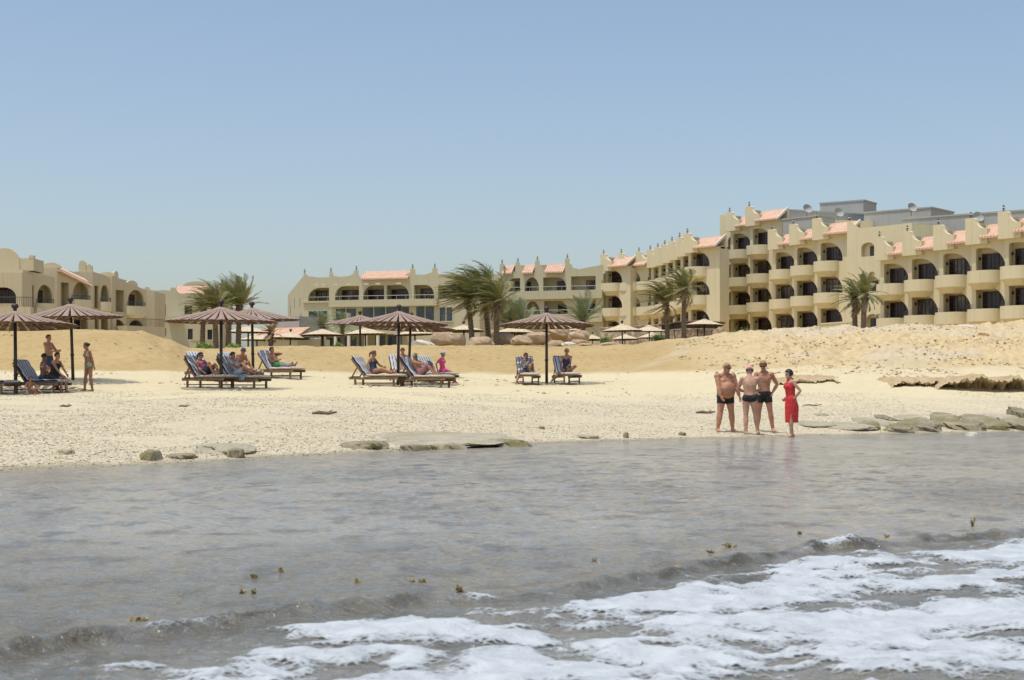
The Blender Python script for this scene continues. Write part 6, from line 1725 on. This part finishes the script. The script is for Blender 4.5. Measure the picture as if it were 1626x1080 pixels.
            q.lathe([(0.082, 0), (0.108, 0.0), (0.108, 0.03), (0.082, 0.03)], 18, 0, Matrix.Translation(Hd + u * 0.03 - f * 0.008) @ HM); q.build('headband', mat, o, True); continue
        me = fuse(q, 0.010, 3, nm); me.materials.append(mat); inst(nm, me, o)
    return o

def spot(px, d): 
    x = (px - CX) / F * d; return Vector((x, d, ground(x, d)))
R90 = math.radians
# the four bathers at the water edge
p = spot(1152, 39.7); p.z = max(p.z, 0.0)
person(p, R90(22), 'heavy sunburnt man in black trunks and sunglasses, leftmost of four bathers', 'stand', S_RED, H_BLOND, 0.985, 1.30, False, 0.17, (('trunks', C_BLACK), ('sunglasses', M_SHADES)), 'crop', (0.35, -1, -0.12), 0.007,
       aL=(.20, -.02, .07), aR=(-.21, .03, .07), wR=(-.25, -.20, .88), epR=(-1, .35, -.2), hdR=(.35, -.45, -.8), hnR=(.8, .3, 0), wL=(.33, -.14, .90), epL=(1, .5, -.2), chest=(0, .035, 1.27), nk=(0, .01, 1.475), hd=(.01, -.06, 1.625), curlR=0.25)
p = spot(1190.5, 39.3); p.z = max(p.z, -0.02)
person(p, R90(172), 'man seen from behind in black briefs and a pink cap at the water edge', 'stand', S_FAIR, H_BROWN, 0.975, 1.02, False, 0, (('briefs', C_BLACK), ('cap', C_PINKCAP, 0.03)), 'crop', (-0.1, -1, -0.45), 0.007,
       aL=(.10, .05, .05), aR=(-.21, -.06, .05), wL=(.14, -.30, 1.10), wR=(-.16, -.28, 1.12), epL=(1, .4, -.5), epR=(-1, .4, -.5), nk=(0, -.01, 1.47), hd=(0, -.08, 1.605))
p = spot(1213, 40.6); p.z = max(p.z, 0.0)
person(p, R90(-6), 'tall blond man in black trunks and sunglasses, facing the sea behind the pink cap', 'stand', S_RED, H_BLOND, 1.04, 0.98, False, 0, (('trunks', C_BLACK), ('sunglasses', M_SHADES)), 'short', (-0.15, -1, -0.22), 0.007,
       aL=(.22, .0, .07), aR=(-.16, .05, .07), wL=(.205, .02, .96), epL=(1, .45, .1), hdL=(-.1, -.8, -.5), hnL=(-1, 0, 0), wR=(-.2, -.26, 1.0), epR=(-1, .3, -.4), nk=(0, .0, 1.475), hd=(-.02, -.04, 1.63))
p = spot(1256, 39.2); p.z = max(p.z, -0.01)
person(p, R90(-78), 'dark haired woman in a sleeveless red dress, hand on hip, at the water edge', 'stand', S_FAIR, H_DARK, 0.965, 0.98, True, 0, (('dress', C_RED),), 'bob', (0.1, -1, -0.15), 0.007,
       aL=(.07, -.02, .06), aR=(-.07, .06, .06), wL=(.17, .03, 1.0), epL=(.6, 1, .0), hdL=(-.2, -.9, -.2), hnL=(-1, 0, 0), wR=(-.19, -.05, .98), epR=(-.6, 1, 0), hdR=(.2, -.9, -.2), hnR=(1, 0, 0), chest=(0, -.03, 1.27), nk=(0, -.01, 1.475), hd=(0, -.06, 1.62))
# standing people on the left
person(spot(141, 54), R90(-48), 'woman with tied up dark hair in a patterned bikini, standing beside an umbrella pole', 'stand', S_TAN, H_DARK, 0.95, 1.06, True, 0.015, (('bikini_top', C_BIKINI), ('briefs', C_BIKINI)), 'bun', (-0.25, -1, -0.08),
       aL=(.11, .08, .07), aR=(-.12, -.10, .07), wL=(.25, .10, .82), wR=(-.24, .06, .83), chest=(0, -.05, 1.265), nk=(0, -.05, 1.47), hd=(0, -.11, 1.615))
person(spot(77, 56.2), R90(70), 'bare chested man standing behind the left lounger with his hands raised to his chest', 'stand', S_RED, H_BROWN, 1.0, 1.0, False, 0.03, (('shorts', C_NAVY),), 'crop', (0.1, -1, 0.0),
       wL=(.12, -.38, 1.18), wR=(-.10, -.36, 1.15), epL=(.8, .4, -1), epR=(-.8, .4, -1))
# left lounger group
def on(key, dx=0.0, dy=0.0):
    o = LOUNGERS[key]; r = o.rotation_euler.z
    return Vector((o.location.x + math.cos(r) * dx - math.sin(r) * dy, o.location.y + math.sin(r) * dx + math.cos(r) * dy, o.location.z)), r
q, r = on('b', 0.10, 0.12)
person(q, r + R90(150), 'deeply tanned person with bare back and white straps sitting on the left lounger', 'sit', S_DARK, H_DARK, 0.95, 1.0, True, 0, (('bikini_top', C_WHITE), ('briefs', C_NAVY)), 'short', (0.2, -1, -0.1), wL=(.2, -.1, .62), wR=(-.2, -.1, .62), aL=(.1, -.40, .12), aR=(-.1, -.40, .12))
q, r = on('b', 0.62, 0.02)
person(q, r + R90(85), 'woman in a black dress sitting on the lounger end with hands on her knees', 'sit', S_TAN, H_DARK, 0.98, 1.06, True, 0, (('top', C_BLACK), ('skirt', C_BLACK)), 'short', (0.1, -1, 0.05), chest=(0, .03, .87), nk=(0, -.02, 1.075), hd=(0, -.07, 1.225), wL=(.13, -.38, .60), wR=(-.13, -.38, .60), aL=(.09, -.42, .06), aR=(-.09, -.34, .06))
q = spot(50, 52.4)
person(q, R90(60), 'small child sitting on the sand at the side of the left lounger', 'sit', S_RED, H_BROWN, 0.62, 1.0, False, 0.03, (('briefs', C_WHITE),), 'crop', (0.2, -1, 0.1), pel=(0, .1, .13), chest=(0, .12, .45), nk=(0, .1, .65), hd=(0, .06, .82), aL=(.14, -.62, .09), aR=(-.14, -.55, .09), kpL=(.3, 0, 1), kpR=(-.3, 0, 1), wL=(.15, -.4, .42), wR=(-.3, -.05, .2), legs=0.9)
# loungers under the second pair of umbrellas
q, r = on('c')
person(q, r + PI / 2, 'woman in a pink top and sunglasses reclining with her knees drawn up', 'recline', S_RED, H_BROWN, 0.96, 1.0, True, 0, (('top', C_ROSE), ('shorts', C_NAVY), ('sunglasses', M_SHADES)), 'pony', (0.1, -1, -0.1), aL=(.10, -.36, .49), aR=(-.10, -.28, .49), wL=(.12, -.10, .68), wR=(-.24, .12, .56))
q, r = on('d')
person(q, r + PI / 2, 'person in a white shirt reclining on a grey towel with a hand at the face', 'recline', S_RED, H_DARK, 0.98, 1.02, True, 0, (('shirt', C_GREY), ('shorts', C_WHITE)), 'short', (0.1, -1, -0.15), wL=(.06, .34, 1.02), epL=(1, -.6, -.4), wR=(-.05, .02, .72), aL=(.12, -.62, .50), aR=(-.06, -.60, .50))
q, r = on('f')
person(q, r + PI / 2, 'man in a dark cap sitting forward on the lounger behind the umbrella pole', 'sit', S_TAN, H_DARK, 0.98, 1.0, False, 0.02, (('shorts', C_NAVY), ('cap', C_NAVY)), 'crop', (0.1, -1, -0.3), chest=(0, -.02, .85), nk=(0, -.12, 1.02), hd=(0, -.20, 1.14), wL=(.08, -.46, .74), wR=(-.06, -.44, .72), aL=(.12, -.62, .49), aR=(-.12, -.60, .49), kpL=(.2, 0, 1), kpR=(-.2, 0, 1))
q, r = on('g')
person(q, r + PI / 2, 'person in green shorts and striped trousers lying back with folded arms', 'recline', S_TAN, H_DARK, 0.98, 1.0, False, 0, (('trousers', C_CHECK), ('shorts', C_GREEN)), 'short', (0.1, -1, 0.25), aL=(.12, -.68, .52), aR=(-.10, -.66, .50), wL=(.05, .36, 1.0), epL=(1, -.2, -.2), wR=(-.08, .12, .72))
# middle loungers
q, r = on('h')
person(q, r + PI / 2, 'dark haired woman in a dark swimsuit resting on her side, legs stretched along the lounger', 'recline', S_TAN, H_BROWN, 0.98, 1.06, True, 0.02, (('swimsuit', C_NAVY),), 'pony', (0.5, -1, -0.15), chest=(0, .26, .84), nk=(0, .25, 1.05), hd=(0, .20, 1.19), wL=(.10, -.18, .70), wR=(-.26, .24, .52), aL=(.04, -.66, .50), aR=(-.12, -.62, .49))
q, r = on('i')
person(q, r + PI / 2, 'bare chested man in white shorts sitting upright behind the middle umbrella pole', 'sit', S_RED, H_DARK, 0.98, 1.0, False, 0.03, (('shorts', C_WHITE),), 'crop', (0.1, -1, -0.1), pel=(0, -.05, .54), chest=(0, 0, .88), nk=(0, .0, 1.085), hd=(0, -.04, 1.24), aL=(.16, -.62, .49), aR=(-.16, -.58, .49), kpL=(.5, 0, 1), kpR=(-.5, 0, 1), wL=(.22, -.3, .66), wR=(-.22, -.3, .66))
q, r = on('j')
bk_person = person(q, r + PI / 2, 'grey haired man in sunglasses reading an open book with a mauve wrap on his legs', 'recline', S_TAN, H_GREY, 0.98, 1.03, False, 0.04, (('wrap', C_MAUVE), ('sunglasses', M_SHADES)), 'crop', (0.1, -1, -0.3), wL=(.10, -.06, .83), wR=(-.10, -.06, .83), epL=(1, .2, -.6), epR=(-1, .2, -.6), aL=(.12, -.36, .49), aR=(-.10, -.40, .49), curlL=0.9, curlR=0.9)
bm_ = MB()
for sd in (-1, 1):
    bm_.prism([(0, 0), (sd * 0.14, 0.02), (sd * 0.14, 0.035), (0, 0.015)], -0.10, 0.10, lambda a, b, d: Vector((a, d * 0.75 - b * 0.4, d * 0.66 + b)))
b_ = bm_.build('book', simple('book_cover', (0.05, 0.05, 0.06), 0.6)); b_.location = q + Matrix.Rotation(r + PI / 2, 3, 'Z') @ Vector((0, -0.14, 0.86)); b_.rotation_euler = (0, 0, r + PI / 2); tag(b_, 'dark open book held by the grey haired man on the lounger', 'book')
q, r = on('k', 0.62, -0.05)
person(q, R90(72), 'girl in a hot pink shirt and lavender cap sitting on the lounger end', 'sit', S_TAN, H_BROWN, 0.92, 0.94, True, 0, (('shirt', C_PINK), ('shorts', C_PINK), ('cap', C_LAV)), 'short', (-0.1, -1, -0.1), chest=(0, .14, .87), nk=(0, .13, 1.07), hd=(0, .09, 1.22), wL=(.17, .10, .58), wR=(-.22, .26, .56), aL=(.07, -.46, .04), aR=(-.10, -.42, .04))
# right pair
q, r = on('l')
person(q, r + PI / 2, 'person reclining under a patterned towel with one tanned leg down on the sand', 'recline', S_TAN, H_BROWN, 0.97, 1.0, True, 0, (('top', C_CHECK), ('briefs', C_NAVY)), 'short', (0.2, -1, 0.1), aR=(-.52, -.34, .06), aL=(.04, -.42, .49), kpR=(-.9, -.3, .6), wL=(.25, .2, .62), wR=(-.05, .16, .74))
q, r = on('m')
person(q, r + PI / 2 - 0.25, 'woman in a navy swimsuit sitting up with one leg stretched to the sand', 'sit', S_TAN, H_BLOND, 1.0, 1.0, True, 0, (('swimsuit', C_NAVY),), 'bun', (-0.2, -1, -0.05), pel=(0, .12, .54), chest=(0, .1, .88), nk=(0, .06, 1.085), hd=(0, .03, 1.24), aR=(-.62, -.46, .07), aL=(.02, -.42, .50), kpR=(-.5, -.3, 1), kpL=(.8, 0, .4), wL=(.05, -.26, .66), wR=(-.22, -.26, .66))
# sandals left on the sand
M_SAND = simple('sandal', (0.36, 0.09, 0.08), 0.7, 0.3)
for i, (px, d, rz) in enumerate(((36, 51.6, 0.4), (54, 51.4, 1.2))):
    m = MB(); sole = [(math.cos(a) * 0.13, math.sin(a) * (0.045 + 0.008 * math.cos(a))) for a in [2 * PI * k / 16 for k in range(16)]]
    m.prism(sole, 0.0, 0.022, lambda a, b, c: Vector((a, b, c))); m.tube([(0.02, -0.045, 0.015), (0.035, -0.03, 0.05), (0.04, 0, 0.062), (0.035, 0.03, 0.05), (0.02, 0.045, 0.015)], 0.010, 6)
    o = m.build('sandal', M_SAND, None, 40); o.location = spot(px, d) + Vector((0, 0, 0.01)); o.rotation_euler = (0, 0, rz); tag(o, ('red sandal on the sand left of the child', 'red sandal on the sand in front of the child')[i], 'sandal')
